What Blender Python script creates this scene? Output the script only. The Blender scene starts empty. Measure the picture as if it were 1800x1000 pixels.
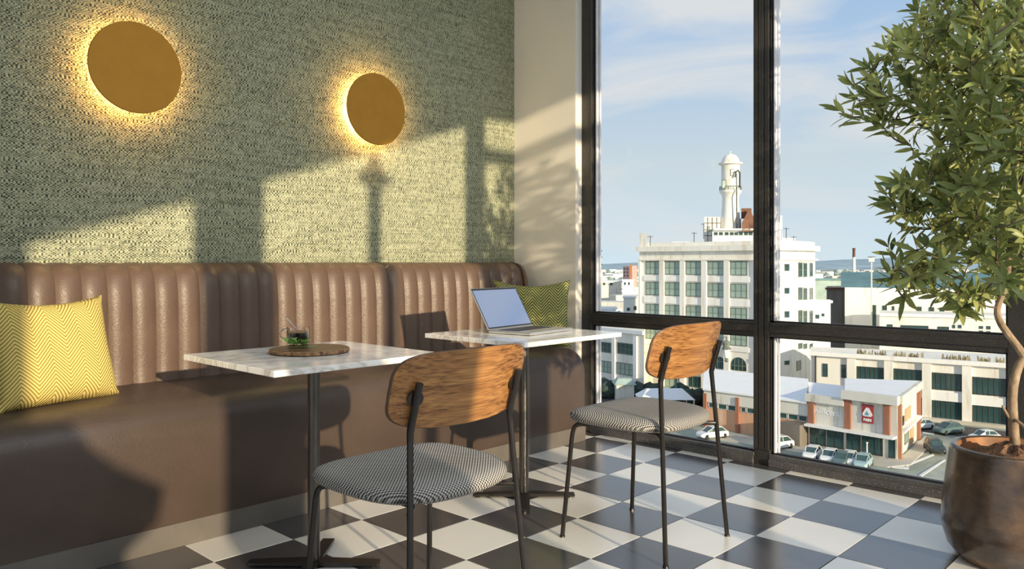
import bpy, bmesh, math, random
from mathutils import Vector, Matrix
random.seed(7)
PI = math.pi
C = bpy.context.scene.collection
SC = bpy.context.scene

# ------------------------------------------------------------------ camera, sky, sun, exposure
CAM_H = 1.0436
AZ = math.radians(43.6655)
F_PX, CX, HY = 1383.0, 900.0, 460.92
FW = Vector((math.cos(AZ), math.sin(AZ), 0)); RT = Vector((math.sin(AZ), -math.cos(AZ), 0))
cam = bpy.data.objects.new('camera', bpy.data.cameras.new('camera')); C.objects.link(cam)
cam.location = (0, 0, CAM_H); cam.rotation_euler = (PI/2, 0, AZ-PI/2)
cam.data.sensor_width = 36; cam.data.lens = F_PX/1800*36; cam.data.shift_y = (HY-500)/1800
cam.data.clip_end = 20000; cam.data.clip_start = .02
SC.camera = cam
SC.view_settings.view_transform = 'Standard'; SC.view_settings.look = 'None'
SC.view_settings.gamma = 1; SC.view_settings.use_curve_mapping = False
SC.view_settings.exposure = 0.12

SUN_AZ = math.radians(75); SUN_T = .207
SUN_DIR = Vector((math.cos(SUN_AZ), math.sin(SUN_AZ), -SUN_T)).normalized()
sl = bpy.data.lights.new('sun', 'SUN'); sl.energy = 5.4; sl.angle = math.radians(.7); sl.color = (1, .82, .56)
so = bpy.data.objects.new('sun', sl); C.objects.link(so); so.location = (-5, -12, 6)
so.rotation_euler = SUN_DIR.to_track_quat('-Z', 'Y').to_euler()

w = bpy.data.worlds.new('sky'); SC.world = w; w.use_nodes = True
nt = w.node_tree; N = nt.nodes; L = nt.links
for n in list(N): N.remove(n)
def wn(t, **k):
    n = N.new(t)
    for a, b in k.items(): setattr(n, a, b)
    return n
wo = wn('ShaderNodeOutputWorld'); bg = wn('ShaderNodeBackground'); tc = wn('ShaderNodeTexCoord'); sp = wn('ShaderNodeSeparateXYZ')
L.new(tc.outputs['Generated'], sp.inputs[0])
rp = wn('ShaderNodeValToRGB'); L.new(sp.outputs['Z'], rp.inputs[0])
els = [(0, (.62, .75, .84)), (.04, (.61, .71, .80)), (.12, (.58, .66, .72)), (.24, (.41, .55, .75)), (.40, (.29, .45, .72)), (1, (.22, .38, .64))]
cr = rp.color_ramp
while len(cr.elements) < len(els): cr.elements.new(.5)
for e, (p, c) in zip(cr.elements, els): e.position = p; e.color = (*c, 1)
mp = wn('ShaderNodeMapping'); mp.inputs['Rotation'].default_value = (.25, .35, .3); mp.inputs['Scale'].default_value = (2.2, 1.6, 6.5)
L.new(tc.outputs['Generated'], mp.inputs[0])
nz = wn('ShaderNodeTexNoise'); nz.inputs['Scale'].default_value = 1.5; nz.inputs['Detail'].default_value = 7; nz.inputs['Roughness'].default_value = .55; nz.inputs['Distortion'].default_value = .9
L.new(mp.outputs[0], nz.inputs['Vector'])
cr2 = wn('ShaderNodeValToRGB'); cr2.color_ramp.elements[0].position = .42; cr2.color_ramp.elements[0].color = (0, 0, 0, 1); cr2.color_ramp.elements[1].position = .63; cr2.color_ramp.elements[1].color = (.85, .85, .85, 1)
L.new(nz.outputs['Fac'], cr2.inputs[0])
mx = wn('ShaderNodeMix', data_type='RGBA'); L.new(cr2.outputs[0], mx.inputs[0]); L.new(rp.outputs[0], mx.inputs[6]); mx.inputs[7].default_value = (.74, .73, .73, 1)
L.new(mx.outputs[2], bg.inputs[0]); bg.inputs[1].default_value = 1.0; L.new(bg.outputs[0], wo.inputs[0])

def ceiling_area(x, y, sx, sy, power, col=(1, .97, .93)):
    l = bpy.data.lights.new('fill_light', 'AREA'); l.shape = 'RECTANGLE'; l.size = sx; l.size_y = sy; l.energy = power; l.color = col
    o = bpy.data.objects.new('fill_light', l); C.objects.link(o); o.location = (x, y, 3.2)
ceiling_area(2.0, -.1, 3.0, 2.4, 70, (.90, .96, 1))  # unseen area light added under the ceiling to lift the room's shade

# ------------------------------------------------------------------ materials
def new_mat(name):
    m = bpy.data.materials.new(name); m.use_nodes = True
    nt = m.node_tree; b = nt.nodes['Principled BSDF']
    return m, nt, b
def node(nt, t, ins=None, **k):
    n = nt.nodes.new(t)
    for a, b in k.items(): setattr(n, a, b)
    for a, b in (ins or {}).items():
        if hasattr(b, 'is_output') or isinstance(b, bpy.types.NodeSocket): nt.links.new(b, n.inputs[a])
        else: n.inputs[a].default_value = b
    return n
def math_n(nt, op, a, b=0.0, c=None):
    n = nt.nodes.new('ShaderNodeMath'); n.operation = op
    for i, v in enumerate((a, b, c)):
        if v is None: continue
        if isinstance(v, bpy.types.NodeSocket): nt.links.new(v, n.inputs[i])
        else: n.inputs[i].default_value = v
    return n.outputs[0]
def ramp(nt, fac, stops):
    n = nt.nodes.new('ShaderNodeValToRGB'); cr = n.color_ramp
    while len(cr.elements) < len(stops): cr.elements.new(.5)
    for e, (p, c) in zip(cr.elements, stops): e.position = p; e.color = (*c, 1) if len(c) == 3 else c
    nt.links.new(fac, n.inputs[0]); return n.outputs[0]
def objco(nt, which='Object'):
    return node(nt, 'ShaderNodeTexCoord').outputs[which]
def mapped(nt, vec, scale=(1, 1, 1), rot=(0, 0, 0), loc=(0, 0, 0)):
    n = node(nt, 'ShaderNodeMapping', {'Vector': vec}); n.inputs['Scale'].default_value = scale; n.inputs['Rotation'].default_value = rot; n.inputs['Location'].default_value = loc
    return n.outputs[0]
def noise(nt, vec, scale, detail=3, rough=.5, dist=0):
    n = node(nt, 'ShaderNodeTexNoise', {'Vector': vec, 'Scale': scale, 'Detail': detail, 'Roughness': rough, 'Distortion': dist}); return n.outputs['Fac']
def bump(nt, b, h, strength=.3, dist=.005):
    n = node(nt, 'ShaderNodeBump', {'Height': h, 'Strength': strength, 'Distance': dist}); nt.links.new(n.outputs[0], b.inputs['Normal'])
def plain(name, col, rough=.5, metal=0, var=.12, nscale=8, spec=.5, bumpy=0, emit=0, coords='Object'):
    m, nt, b = new_mat(name)
    v = noise(nt, objco(nt, coords), nscale, 4)
    lo = tuple(c*(1-var) for c in col); hi = tuple(min(1, c*(1+var)) for c in col)
    nt.links.new(ramp(nt, v, [(.3, lo), (.7, hi)]), b.inputs['Base Color'])
    b.inputs['Roughness'].default_value = rough; b.inputs['Metallic'].default_value = metal; b.inputs['Specular IOR Level'].default_value = spec
    if bumpy: bump(nt, b, v, bumpy, .004)
    if emit:
        b.inputs['Emission Color'].default_value = (*col, 1); b.inputs['Emission Strength'].default_value = emit
    return m

M = {}
# woven wallpaper: a lattice of light yarn with dark gaps and long horizontal slubs
m, nt, b = new_mat('woven_wallpaper'); co = objco(nt)
sx = node(nt, 'ShaderNodeSeparateXYZ', {0: co})
wob = noise(nt, mapped(nt, co, (3, 1, 14)), 4, 3); wob2 = noise(nt, mapped(nt, co, (30, 1, 60)), 3, 2)
xs = math_n(nt, 'SINE', math_n(nt, 'ADD', math_n(nt, 'MULTIPLY', sx.outputs['X'], 2*PI/.0165), math_n(nt, 'MULTIPLY', wob2, 4)))
zs = math_n(nt, 'SINE', math_n(nt, 'ADD', math_n(nt, 'MULTIPLY', sx.outputs['Z'], 2*PI/.0125), math_n(nt, 'MULTIPLY', wob, 22)))
chk = math_n(nt, 'MULTIPLY', xs, zs)
sl1 = noise(nt, mapped(nt, co, (3.5, 1, 150)), 1, 3, .6, .3)
sl2 = noise(nt, mapped(nt, co, (60, 1, 60)), 1, 3)
h = math_n(nt, 'ADD', math_n(nt, 'MULTIPLY', chk, .42), math_n(nt, 'ADD', math_n(nt, 'MULTIPLY', sl1, .62), math_n(nt, 'MULTIPLY', sl2, .78)))
big = noise(nt, co, 1.2, 3)
colr = ramp(nt, h, [(.36, (.008, .014, .008)), (.50, (.12, .135, .085)), (.66, (.305, .315, .205)), (1, (.50, .50, .34))])
hv = node(nt, 'ShaderNodeMix', {0: math_n(nt, 'MULTIPLY', big, .25), 6: colr, 7: (.24, .26, .19, 1)}, data_type='RGBA')
nt.links.new(hv.outputs[2], b.inputs['Base Color']); b.inputs['Roughness'].default_value = .85; b.inputs['Specular IOR Level'].default_value = .2
bump(nt, b, h, .6, .004); M['wallpaper'] = m

M['plaster'] = plain('beige_plaster', (.74, .69, .61), .8, 0, .03, 3, .3)
M['white_paint'] = plain('white_paint', (.78, .77, .74), .6, 0, .02, 3, .3)

def leather(name, col):
    m, nt, b = new_mat(name); co = objco(nt)
    vo = node(nt, 'ShaderNodeTexVoronoi', {'Vector': co, 'Scale': 190.0}, feature='F1'); n2 = noise(nt, co, 90, 5, .6); n3 = noise(nt, co, 3.5, 4)
    h = math_n(nt, 'ADD', math_n(nt, 'MULTIPLY', vo.outputs['Distance'], .5), n2)
    nt.links.new(ramp(nt, n3, [(.3, tuple(c*.85 for c in col)), (.7, tuple(c*1.18 for c in col))]), b.inputs['Base Color'])
    nt.links.new(ramp(nt, n2, [(.3, (.36,)*3), (.7, (.5,)*3)]), b.inputs['Roughness'])
    b.inputs['Specular IOR Level'].default_value = .42
    bump(nt, b, h, .34, .0022); return m
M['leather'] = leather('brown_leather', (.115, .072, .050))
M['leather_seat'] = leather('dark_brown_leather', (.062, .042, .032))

def stone(name, c0, c1, rough, sp=(.9, .95), spc=None, scale=6, specscale=160):
    m, nt, b = new_mat(name); co = objco(nt, 'Generated') if False else node(nt, 'ShaderNodeNewGeometry').outputs['Position']
    n1 = noise(nt, co, scale, 6, .6); base = ramp(nt, n1, [(.3, c0), (.7, c1)])
    if spc:
        n2 = noise(nt, co, specscale, 2); mk = ramp(nt, n2, [(.60, (0,)*3), (.70, (1,)*3)])
        mxn = node(nt, 'ShaderNodeMix', {0: mk, 6: base, 7: (*spc, 1)}, data_type='RGBA'); base = mxn.outputs[2]
    nt.links.new(base, b.inputs['Base Color']); n4 = noise(nt, co, scale*3, 4)
    nt.links.new(ramp(nt, n4, [(.3, (rough*.97,)*3), (.7, (rough*1.05,)*3)]), b.inputs['Roughness']); return m
M['tile_white'] = stone('cream_tile', (.79, .76, .695), (.83, .80, .74), .24, scale=2.5)
M['tile_dark'] = stone('charcoal_tile', (.058, .055, .056), (.072, .068, .070), .21, scale=2.5)
for _k in ('tile_white', 'tile_dark'): M[_k].node_tree.nodes['Principled BSDF'].inputs['Specular IOR Level'].default_value = .9; M[_k].node_tree.nodes['Principled BSDF'].inputs['IOR'].default_value = 2.0
M['grout'] = plain('grout', (.10, .09, .08), .9)
M['plinth'] = stone('taupe_plinth', (.095, .083, .072), (.13, .115, .10), .5)
M['frame'] = stone('dark_speckled_frame', (.022, .020, .018), (.036, .032, .029), .42, spc=(.12, .11, .10), specscale=260)
M['granite'] = stone('speckled_granite', (.055, .053, .055), (.085, .082, .085), .5, spc=(.30, .29, .28), specscale=210)
M['bead'] = plain('pale_bead_reflection', (.66, .66, .70), .7)  # pale colour stands in for the bright reflection along the bead
M['gasket'] = plain('black_gasket', (.012, .012, .014), .5)

m, nt, b = new_mat('clear_glass'); nt.nodes.remove(b)
tr = node(nt, 'ShaderNodeBsdfTransparent', {'Color': (.97, .985, .98, 1)}); gl = node(nt, 'ShaderNodeBsdfGlossy', {'Roughness': .02, 'Color': (1, 1, 1, 1)})
fr = node(nt, 'ShaderNodeFresnel', {'IOR': 1.35}); mxs = node(nt, 'ShaderNodeMixShader', {0: math_n(nt, 'MULTIPLY', fr.outputs[0], .03), 1: tr.outputs[0], 2: gl.outputs[0]})
nt.links.new(mxs.outputs[0], nt.nodes['Material Output'].inputs[0]); M['glass'] = m

# marble
m, nt, b = new_mat('white_marble'); co = objco(nt)
n1 = noise(nt, mapped(nt, co, (1, 2.2, 1), (0, 0, .6)), 3.2, 7, .58, 1.2)
vein = math_n(nt, 'ABSOLUTE', math_n(nt, 'SUBTRACT', n1, .5)); n2 = noise(nt, co, 3, 4)
c1 = ramp(nt, vein, [(0, (.50, .46, .42)), (.012, (.72, .69, .65)), (.05, (.93, .915, .895))])
c2 = node(nt, 'ShaderNodeMix', {0: math_n(nt, 'MULTIPLY', n2, .3), 6: c1, 7: (.84, .79, .74, 1)}, data_type='RGBA')
nt.links.new(c2.outputs[2], b.inputs['Base Color']); b.inputs['Roughness'].default_value = .12; b.inputs['Specular IOR Level'].default_value = .55; M['marble'] = m

M['black_metal'] = plain('blackened_steel', (.055, .049, .045), .27, .8, .1, 30, .6)
M['steel_column'] = plain('dark_steel_column', (.13, .115, .10), .3, .9, .08, 30, .6)
# wood
def wood(name, c0, c1, c2, along='x', scale=1.0, rough=.38):
    m, nt, b = new_mat(name); co = objco(nt)
    v = mapped(nt, co, (.55*scale, 12*scale, 24*scale) if along == 'x' else (18*scale, 18*scale, 2*scale))
    n1 = noise(nt, v, 2.2, 6, .6, .6); n2 = noise(nt, mapped(nt, co, (.9, 60, 105)), 2.5, 3); n3 = noise(nt, mapped(nt, co, (.5, 5, 9)), 1.6, 3, .5, .8)
    s = math_n(nt, 'ADD', math_n(nt, 'MULTIPLY', n1, .32), math_n(nt, 'ADD', math_n(nt, 'MULTIPLY', n2, .50), math_n(nt, 'MULTIPLY', n3, .25)))
    nt.links.new(ramp(nt, s, [(.40, c0), (.53, c1), (.68, c2)]), b.inputs['Base Color'])
    b.inputs['Roughness'].default_value = rough; b.inputs['Specular IOR Level'].default_value = .45; bump(nt, b, n2, .12, .002); return m
M['walnut'] = wood('walnut_veneer', (.085, .032, .010), (.30, .135, .042), (.47, .24, .08))
M['walnut_edge'] = plain('plywood_edge', (.085, .045, .025), .5)
M['board'] = wood('dark_wood_slice', (.045, .02, .01), (.13, .06, .03), (.22, .11, .06), scale=2)
M['bark'] = plain('bark_edge', (.30, .17, .09), .9, 0, .6, 60, .2, .8)
# woven seat cloth
m, nt, b = new_mat('grey_woven_cloth'); co = objco(nt); s3 = node(nt, 'ShaderNodeSeparateXYZ', {0: co})
def weave(nt, s3, lx, ly, a='X', bb='Y'):
    return math_n(nt, 'MULTIPLY', math_n(nt, 'SINE', math_n(nt, 'MULTIPLY', s3.outputs[a], 2*PI/lx)), math_n(nt, 'SINE', math_n(nt, 'MULTIPLY', s3.outputs[bb], 2*PI/ly)))
zz = math_n(nt, 'ADD', s3.outputs['Y'], math_n(nt, 'MULTIPLY', s3.outputs['Z'], .8))
wv = math_n(nt, 'MULTIPLY', math_n(nt, 'SINE', math_n(nt, 'MULTIPLY', s3.outputs['X'], 2*PI/.0105)), math_n(nt, 'SINE', math_n(nt, 'MULTIPLY', zz, 2*PI/.0105)))
nt.links.new(ramp(nt, math_n(nt, 'ADD', math_n(nt, 'MULTIPLY', wv, .5), .5), [(.25, (.035, .035, .038)), (.5, (.20, .19, .18)), (.75, (.50, .475, .44))]), b.inputs['Base Color'])
b.inputs['Roughness'].default_value = .9; b.inputs['Specular IOR Level'].default_value = .15; bump(nt, b, wv, .4, .002); M['cloth'] = m
# herringbone cushion cloth
def herring(name, bright, dark, lx=.11, p=.0135):
    m, nt, b = new_mat(name); co = objco(nt); s = node(nt, 'ShaderNodeSeparateXYZ', {0: co})
    tri = math_n(nt, 'PINGPONG', math_n(nt, 'ADD', s.outputs['X'], 5.0), lx/2)
    t = math_n(nt, 'ADD', math_n(nt, 'MULTIPLY', tri, 1.1), s.outputs['Z'])
    st = math_n(nt, 'SINE', math_n(nt, 'MULTIPLY', t, 2*PI/p))
    d2 = math_n(nt, 'SINE', math_n(nt, 'MULTIPLY', math_n(nt, 'SUBTRACT', math_n(nt, 'MULTIPLY', s.outputs['Z'], 1.0), math_n(nt, 'MULTIPLY', tri, 1.0)), 2*PI/.006))
    v = math_n(nt, 'ADD', math_n(nt, 'MULTIPLY', st, .42), math_n(nt, 'MULTIPLY', d2, .16))
    v2 = math_n(nt, 'ADD', v, .5)
    nt.links.new(ramp(nt, v2, [(.12, dark), (.42, tuple((a+c)/2 for a, c in zip(dark, bright))), (.55, bright), (1, tuple(min(1, c*1.12) for c in bright))]), b.inputs['Base Color'])
    b.inputs['Roughness'].default_value = .9; b.inputs['Specular IOR Level'].default_value = .15; bump(nt, b, v2, .5, .004); return m
M['cushion_yellow'] = herring('yellow_herringbone', (.72, .58, .20), (.27, .17, .03))
M['cushion_olive'] = herring('olive_herringbone', (.38, .37, .13), (.022, .026, .014), .10, .018)
M['gold'] = plain('amber_brass_disc', (.47, .225, .028), .55, .3, .05, 14, .25)
m, nt, b = new_mat('warm_led'); b.inputs['Emission Color'].default_value = (1, .77, .38, 1); b.inputs['Emission Strength'].default_value = 62; b.inputs['Base Color'].default_value = (1, .9, .7, 1); M['led'] = m
M['alu'] = plain('silver_aluminium', (.70, .69, .67), .32, .9, .03, 20)
M['key'] = plain('dark_keys', (.03, .03, .033), .5)
m, nt, b = new_mat('glossy_dark_screen'); b.inputs['Base Color'].default_value = (.66, .66, .74, 1); b.inputs['Metallic'].default_value = 1; b.inputs['Roughness'].default_value = .09; M['screen'] = m
m, nt, b = new_mat('cup_glass'); b.inputs['Transmission Weight'].default_value = 1; b.inputs['Roughness'].default_value = .0; b.inputs['IOR'].default_value = 1.3; b.inputs['Base Color'].default_value = (1, 1, 1, 1); M['cup_glass'] = m
M['coffee'] = plain('black_coffee', (.012, .006, .004), .12, 0, .2)
M['crema'] = plain('coffee_crema', (.30, .16, .075), .5, 0, .25, 60)
M['spoon'] = plain('polished_spoon', (.75, .73, .70), .18, 1, .03)
def leaf_mat(name, c0, c1):
    m, nt, b = new_mat(name); oi = node(nt, 'ShaderNodeObjectInfo').outputs['Random']; gp = node(nt, 'ShaderNodeNewGeometry')
    n1 = noise(nt, gp.outputs['Position'], 9, 2)
    col = ramp(nt, math_n(nt, 'ADD', math_n(nt, 'MULTIPLY', gp.outputs['Random Per Island'], .6), math_n(nt, 'MULTIPLY', n1, .45)), [(.15, c0), (.9, c1)])
    nt.links.new(col, b.inputs['Base Color']); b.inputs['Roughness'].default_value = .42; b.inputs['Specular IOR Level'].default_value = .45
    tl = node(nt, 'ShaderNodeBsdfTranslucent', {'Color': col}); ms = node(nt, 'ShaderNodeMixShader', {0: .28, 1: b.outputs[0], 2: tl.outputs[0]})
    nt.links.new(ms.outputs[0], nt.nodes['Material Output'].inputs[0]); return m
M['leaf'] = leaf_mat('shrub_leaf', (.055, .10, .026), (.44, .46, .15))
M['mint'] = leaf_mat('mint_leaf', (.20, .40, .08), (.36, .58, .17))
m, nt, b = new_mat('pale_trunk_bark'); co = objco(nt)
n1 = noise(nt, mapped(nt, co, (1, 1, .5)), 45, 6, .7); n2 = noise(nt, co, 14, 3)
nt.links.new(ramp(nt, math_n(nt, 'ADD', math_n(nt, 'MULTIPLY', n1, .6), math_n(nt, 'MULTIPLY', n2, .5)), [(.4, (.13, .085, .05)), (.6, (.34, .245, .16)), (.75, (.47, .36, .25))]), b.inputs['Base Color'])
b.inputs['Roughness'].default_value = .75; bump(nt, b, n1, .5, .004); M['trunk'] = m
M['twig'] = plain('dark_twig', (.10, .075, .045), .8, 0, .3, 20)
M['soil'] = plain('brown_soil', (.16, .09, .055), .95, 0, .6, 70, .2, .9)
m, nt, b = new_mat('bronze_glaze'); co = objco(nt)
n1 = noise(nt, mapped(nt, co, (1, 1, 1.4)), 5, 6, .65); n2 = noise(nt, co, 70, 3)
nt.links.new(ramp(nt, n1, [(.34, (.035, .026, .022)), (.52, (.095, .062, .042)), (.72, (.20, .115, .062))]), b.inputs['Base Color'])
b.inputs['Roughness'].default_value = .2; b.inputs['Metallic'].default_value = .1; b.inputs['Specular IOR Level'].default_value = .7; bump(nt, b, n2, .14, .003); M['pot'] = m
M['pot_inner'] = plain('rusty_inner_glaze', (.30, .13, .05), .6, 0, .4, 12)

# ------------------------------------------------------------------ helpers
def link(name, me, mat=None, parent=None, loc=(0, 0, 0), smooth=False):
    o = bpy.data.objects.new(name, me); C.objects.link(o)
    if mat is not None:
        if isinstance(mat, (list, tuple)):
            for q in mat: me.materials.append(q)
        else: me.materials.append(mat)
    if parent: o.parent = parent
    o.location = loc
    if smooth: me.polygons.foreach_set('use_smooth', [True]*len(me.polygons))
    return o
def obj(name, bm, mat, parent=None, loc=(0, 0, 0), smooth=False, sharp=35):
    me = bpy.data.meshes.new(name); bmesh.ops.recalc_face_normals(bm, faces=bm.faces); bm.to_mesh(me); bm.free()
    o = link(name, me, mat, parent, loc, smooth)
    if smooth: me.set_sharp_from_angle(angle=math.radians(sharp))
    return o
def box(bm, x0, x1, y0, y1, z0, z1, bev=0):
    r = bmesh.ops.create_cube(bm, size=1); vs = r['verts']
    for v in vs: v.co = Vector(((x0+x1)/2+v.co.x*(x1-x0), (y0+y1)/2+v.co.y*(y1-y0), (z0+z1)/2+v.co.z*(z1-z0)))
    if bev:
        es = list({e for v in vs for e in v.link_edges}); bmesh.ops.bevel(bm, geom=es, offset=bev, segments=2, affect='EDGES', profile=.6)
    return vs
def bbox(x0, x1, y0, y1, z0, z1, bev=0):
    bm = bmesh.new(); box(bm, x0, x1, y0, y1, z0, z1, bev); return bm
def ring_loft(bm, rings, closed=True, caps=True, top=True):
    vv = [[bm.verts.new(p) for p in r] for r in rings]; n = len(rings[0])
    for a, b_ in zip(vv, vv[1:]):
        for i in range(n if closed else n-1):
            bm.faces.new((a[i], a[(i+1) % n], b_[(i+1) % n], b_[i]))
    if caps and closed:
        bm.faces.new(vv[0][::-1])
        if top: bm.faces.new(vv[-1])
    return vv
def lathe(bm, prof, seg=32, c=(0, 0), caps=True, top=True):
    rings = [[(c[0]+r*math.cos(2*PI*i/seg), c[1]+r*math.sin(2*PI*i/seg), z) for i in range(seg)] for r, z in prof]
    ring_loft(bm, rings, True, caps, top)
def tube(bm, pts, rad, seg=8, caps=True, flat=None):
    pts = [Vector(p) for p in pts]; n = len(pts); rings = []; up = Vector((0, 0, 1)); prev = None
    for i, p in enumerate(pts):
        t = (pts[min(i+1, n-1)]-pts[max(i-1, 0)]).normalized()
        if prev is None:
            a = up if abs(t.z) < .95 else Vector((1, 0, 0)); u = t.cross(a).normalized()
        else:
            u = (prev-t*prev.dot(t)).normalized()
        prev = u; v = t.cross(u)
        r = rad[i] if isinstance(rad, (list, tuple)) else rad
        rings.append([p+(u*math.cos(2*PI*k/seg)+v*math.sin(2*PI*k/seg))*r for k in range(seg)])
    ring_loft(bm, rings, True, caps)
def smooth_path(pts, sub=6):
    P = [Vector(p) for p in pts]; out = []
    for i in range(len(P)-1):
        p0 = P[max(i-1, 0)]; p1 = P[i]; p2 = P[i+1]; p3 = P[min(i+2, len(P)-1)]
        for k in range(sub):
            t = k/sub
            out.append(.5*((2*p1)+(-p0+p2)*t+(2*p0-5*p1+4*p2-p3)*t*t+(-p0+3*p1-3*p2+p3)*t**3))
    out.append(P[-1]); return out
def prism(bm, poly, z0, z1):
    ring_loft(bm, [[(x, y, z0) for x, y in poly], [(x, y, z1) for x, y in poly]])
def thing(name, label, cat, loc=(0, 0, 0), rz=0, group=None):
    o = bpy.data.objects.new(name, None); C.objects.link(o); o.location = loc; o.rotation_euler = (0, 0, rz); o.empty_display_size = .1
    return tag(o, label, cat, group)
def tag(o, label, cat, group=None):
    o['label'] = label; o['category'] = cat
    if group: o['group'] = group
    return o
def struct(name, bm, mat, parent=None, smooth=False, loc=(0, 0, 0)):
    o = obj(name, bm, mat, parent, loc, smooth)
    if not parent: o['kind'] = 'structure'
    return o
def copy_tree(o, parent=None):
    c = o.copy(); C.objects.link(c)
    if parent: c.parent = parent
    for ch in list(o.children): copy_tree(ch, c)
    return c
def at(u, v, d):
    """world point seen at pixel (u, v) of the photograph at camera depth d (metres)"""
    p = (FW+RT*((u-CX)/F_PX))*d
    return Vector((p.x, p.y, CAM_H-(v-HY)/F_PX*d))

# ------------------------------------------------------------------ room shell
T = .31; OX, OY = 2.1966, 2.0227
WX = 3.82; WY = 3.568; PX = 3.76; BF = 2.868; CEIL = 3.25; RY = -1.5
fl = struct('floor', bbox(-3, WX+.06, RY-.1, WY+.1, -.12, -.006), M['grout'])
fl['label'] = 'checkerboard floor of cream and charcoal square tiles'
tiles = {}
def tile_mesh(w_, d_, mat):
    key = (round(w_, 3), round(d_, 3), mat)
    if key not in tiles:
        bm = bmesh.new(); box(bm, -w_/2, w_/2, -d_/2, d_/2, -.0055, 0)
        es = [e for e in bm.edges if all(v.co.z > -.001 for v in e.verts)]
        bmesh.ops.bevel(bm, geom=es, offset=.0011, segments=1, affect='EDGES')
        me = bpy.data.meshes.new('tile'); bmesh.ops.recalc_face_normals(bm, faces=bm.faces); bm.to_mesh(me); bm.free(); me.materials.append(M[mat]); tiles[key] = me
    return tiles[key]
g = .0013
for i in range(-13, 6):
    for j in range(-12, 3):
        x0, x1 = OX+i*T, OX+(i+1)*T; y0, y1 = OY+j*T, OY+(j+1)*T
        x1 = min(x1, WX+.03); y1 = min(y1, BF+.03); y0 = max(y0, RY)
        if x1-x0 < .02 or y1-y0 < .02: continue
        o = link('tile', tile_mesh(x1-x0-2*g, y1-y0-2*g, 'tile_white' if (i+j) % 2 else 'tile_dark'), None, fl, ((x0+x1)/2, (y0+y1)/2, 0))
# floor beside the banquette end is tiled too
for i, (a, c) in enumerate(((3.645, OX+5*T), (OX+5*T, WX))):
    for k in range(2):
        y0 = BF+.03+k*T; y1 = min(y0+T, WY)
        link('tile', tile_mesh(c-a-2*g, y1-y0-2*g, 'tile_dark' if (i+k) % 2 else 'tile_white'), None, fl, ((a+c)/2, (y0+y1)/2, 0))

struct('wall_left', bbox(-3, PX, WY, WY+.15, 0, CEIL), M['wallpaper'])
struct('ceiling', bbox(-3, WX+.3, RY-.12, WY+.15, CEIL, CEIL+.15), M['white_paint'])
bm = bbox(PX, WX+.2, 3.05, WY+.15, 0, CEIL); struct('wall_pier', bm, M['plaster']).name = 'wall_far'

# street window of the far wall
win = bpy.data.objects.new('window_1', None); C.objects.link(win); win['kind'] = 'structure'
FX = WX; FB = WX+.09
def member(name, y0, y1, z0, z1, mat='frame', x0=None, x1=None, bev=.003):
    return obj(name, bbox(FX if x0 is None else x0, FB if x1 is None else x1, y0, y1, z0, z1, bev), M[mat], win)
JL0, JL1 = 2.975, 3.06
member('jamb', JL0, JL1, 0, CEIL)
bm = bmesh.new(); box(bm, FX+.004, FB, 1.828, 1.912, 0, CEIL, .002)
for y0, y1 in ((1.828, 1.851), (1.856, 1.884), (1.889, 1.912)): box(bm, FX-.004, FX+.02, y0, y1, .08, CEIL, .002)
obj('mullion', bm, M['frame'], win)
member('post', .30, .775, 0, CEIL)
ZT0, ZT1 = .662, .735; ZB = .058
for y0, y1 in ((1.912, JL0), (.775, 1.828)):
    bm = bmesh.new(); box(bm, FX+.004, FB, y0, y1, ZT0, ZT1, .002); box(bm, FX-.002, FX+.02, y0, y1, ZT0+.022, ZT1-.018, .002)
    obj('transom', bm, M['frame'], win)
    bm = bmesh.new(); box(bm, FX, FB, y0, y1, 0, ZB, .002); box(bm, FX-.012, FX+.02, y0, y1, 0, ZB-.022, .003)
    obj('sill_rail', bm, M['granite'], win)
    for z0, z1 in ((ZB, ZT0), (ZT1, CEIL)):
        bm = bmesh.new()
        box(bm, FX+.03, FX+.055, y0, y0+.012, z0, z1); box(bm, FX+.03, FX+.055, y1-.012, y1, z0, z1)
        box(bm, FX+.03, FX+.055, y0, y1, z0, z0+.008); box(bm, FX+.03, FX+.055, y0, y1, z1-.008, z1)
        obj('gasket', bm, M['gasket'], win)
        bm = bmesh.new(); box(bm, FX+.026, FX+.05, y1-.022, y1-.014, z0+.008, z1-.008); box(bm, FX+.045, FX+.055, y1-.034, y1-.026, z0+.008, z1-.008)
        obj('glazing_bead', bm, M['bead'], win)
        obj('pane', bbox(FX+.058, FX+.066, y0, y1, z0, z1), M['glass'], win)
obj('mullion', bbox(FX-.002, FB, .15, .30, 0, CEIL), M['frame'], win)
bm = bmesh.new(); box(bm, FX, FB, RY, .15, 0, ZB); box(bm, FX, FB, RY, .15, ZT0, ZT1); obj('transom', bm, M['frame'], win)
obj('pane', bbox(FX+.058, FX+.066, RY, .15, ZB, CEIL), M['glass'], win)

# wall_right: behind the camera's right shoulder, its tall openings let the low sun in
wr = bpy.data.objects.new('wall_right', None); C.objects.link(wr); wr['kind'] = 'structure'
def rake(x): return 2.54+.32*(x-.594)
bm = bmesh.new(); box(bm, -3, -.43, RY-.06, RY, 0, CEIL); box(bm, 3.3, WX+.1, RY-.06, RY, 0, CEIL); obj('wall_panel', bm, M['plaster'], wr)
bm = bmesh.new(); box(bm, .247, .594, RY-.06, RY, 0, CEIL); obj('pillar', bm, M['plaster'], wr)
bm = bmesh.new(); ring_loft(bm, [[(x, y, z) for x, z in ((-.43, 0), (-.10, 0), (-.13, .98), (-.02, 1.06), (.0, 1.18), (-.14, 1.27), (-.24, 1.36), (-.30, 1.46), (-.43, 1.47))] for y in (RY-.06, RY)]); obj('shadow_cutout', bm, M['plaster'], wr)  # unseen cut-out added to throw the dark shape on the bench front
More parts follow.
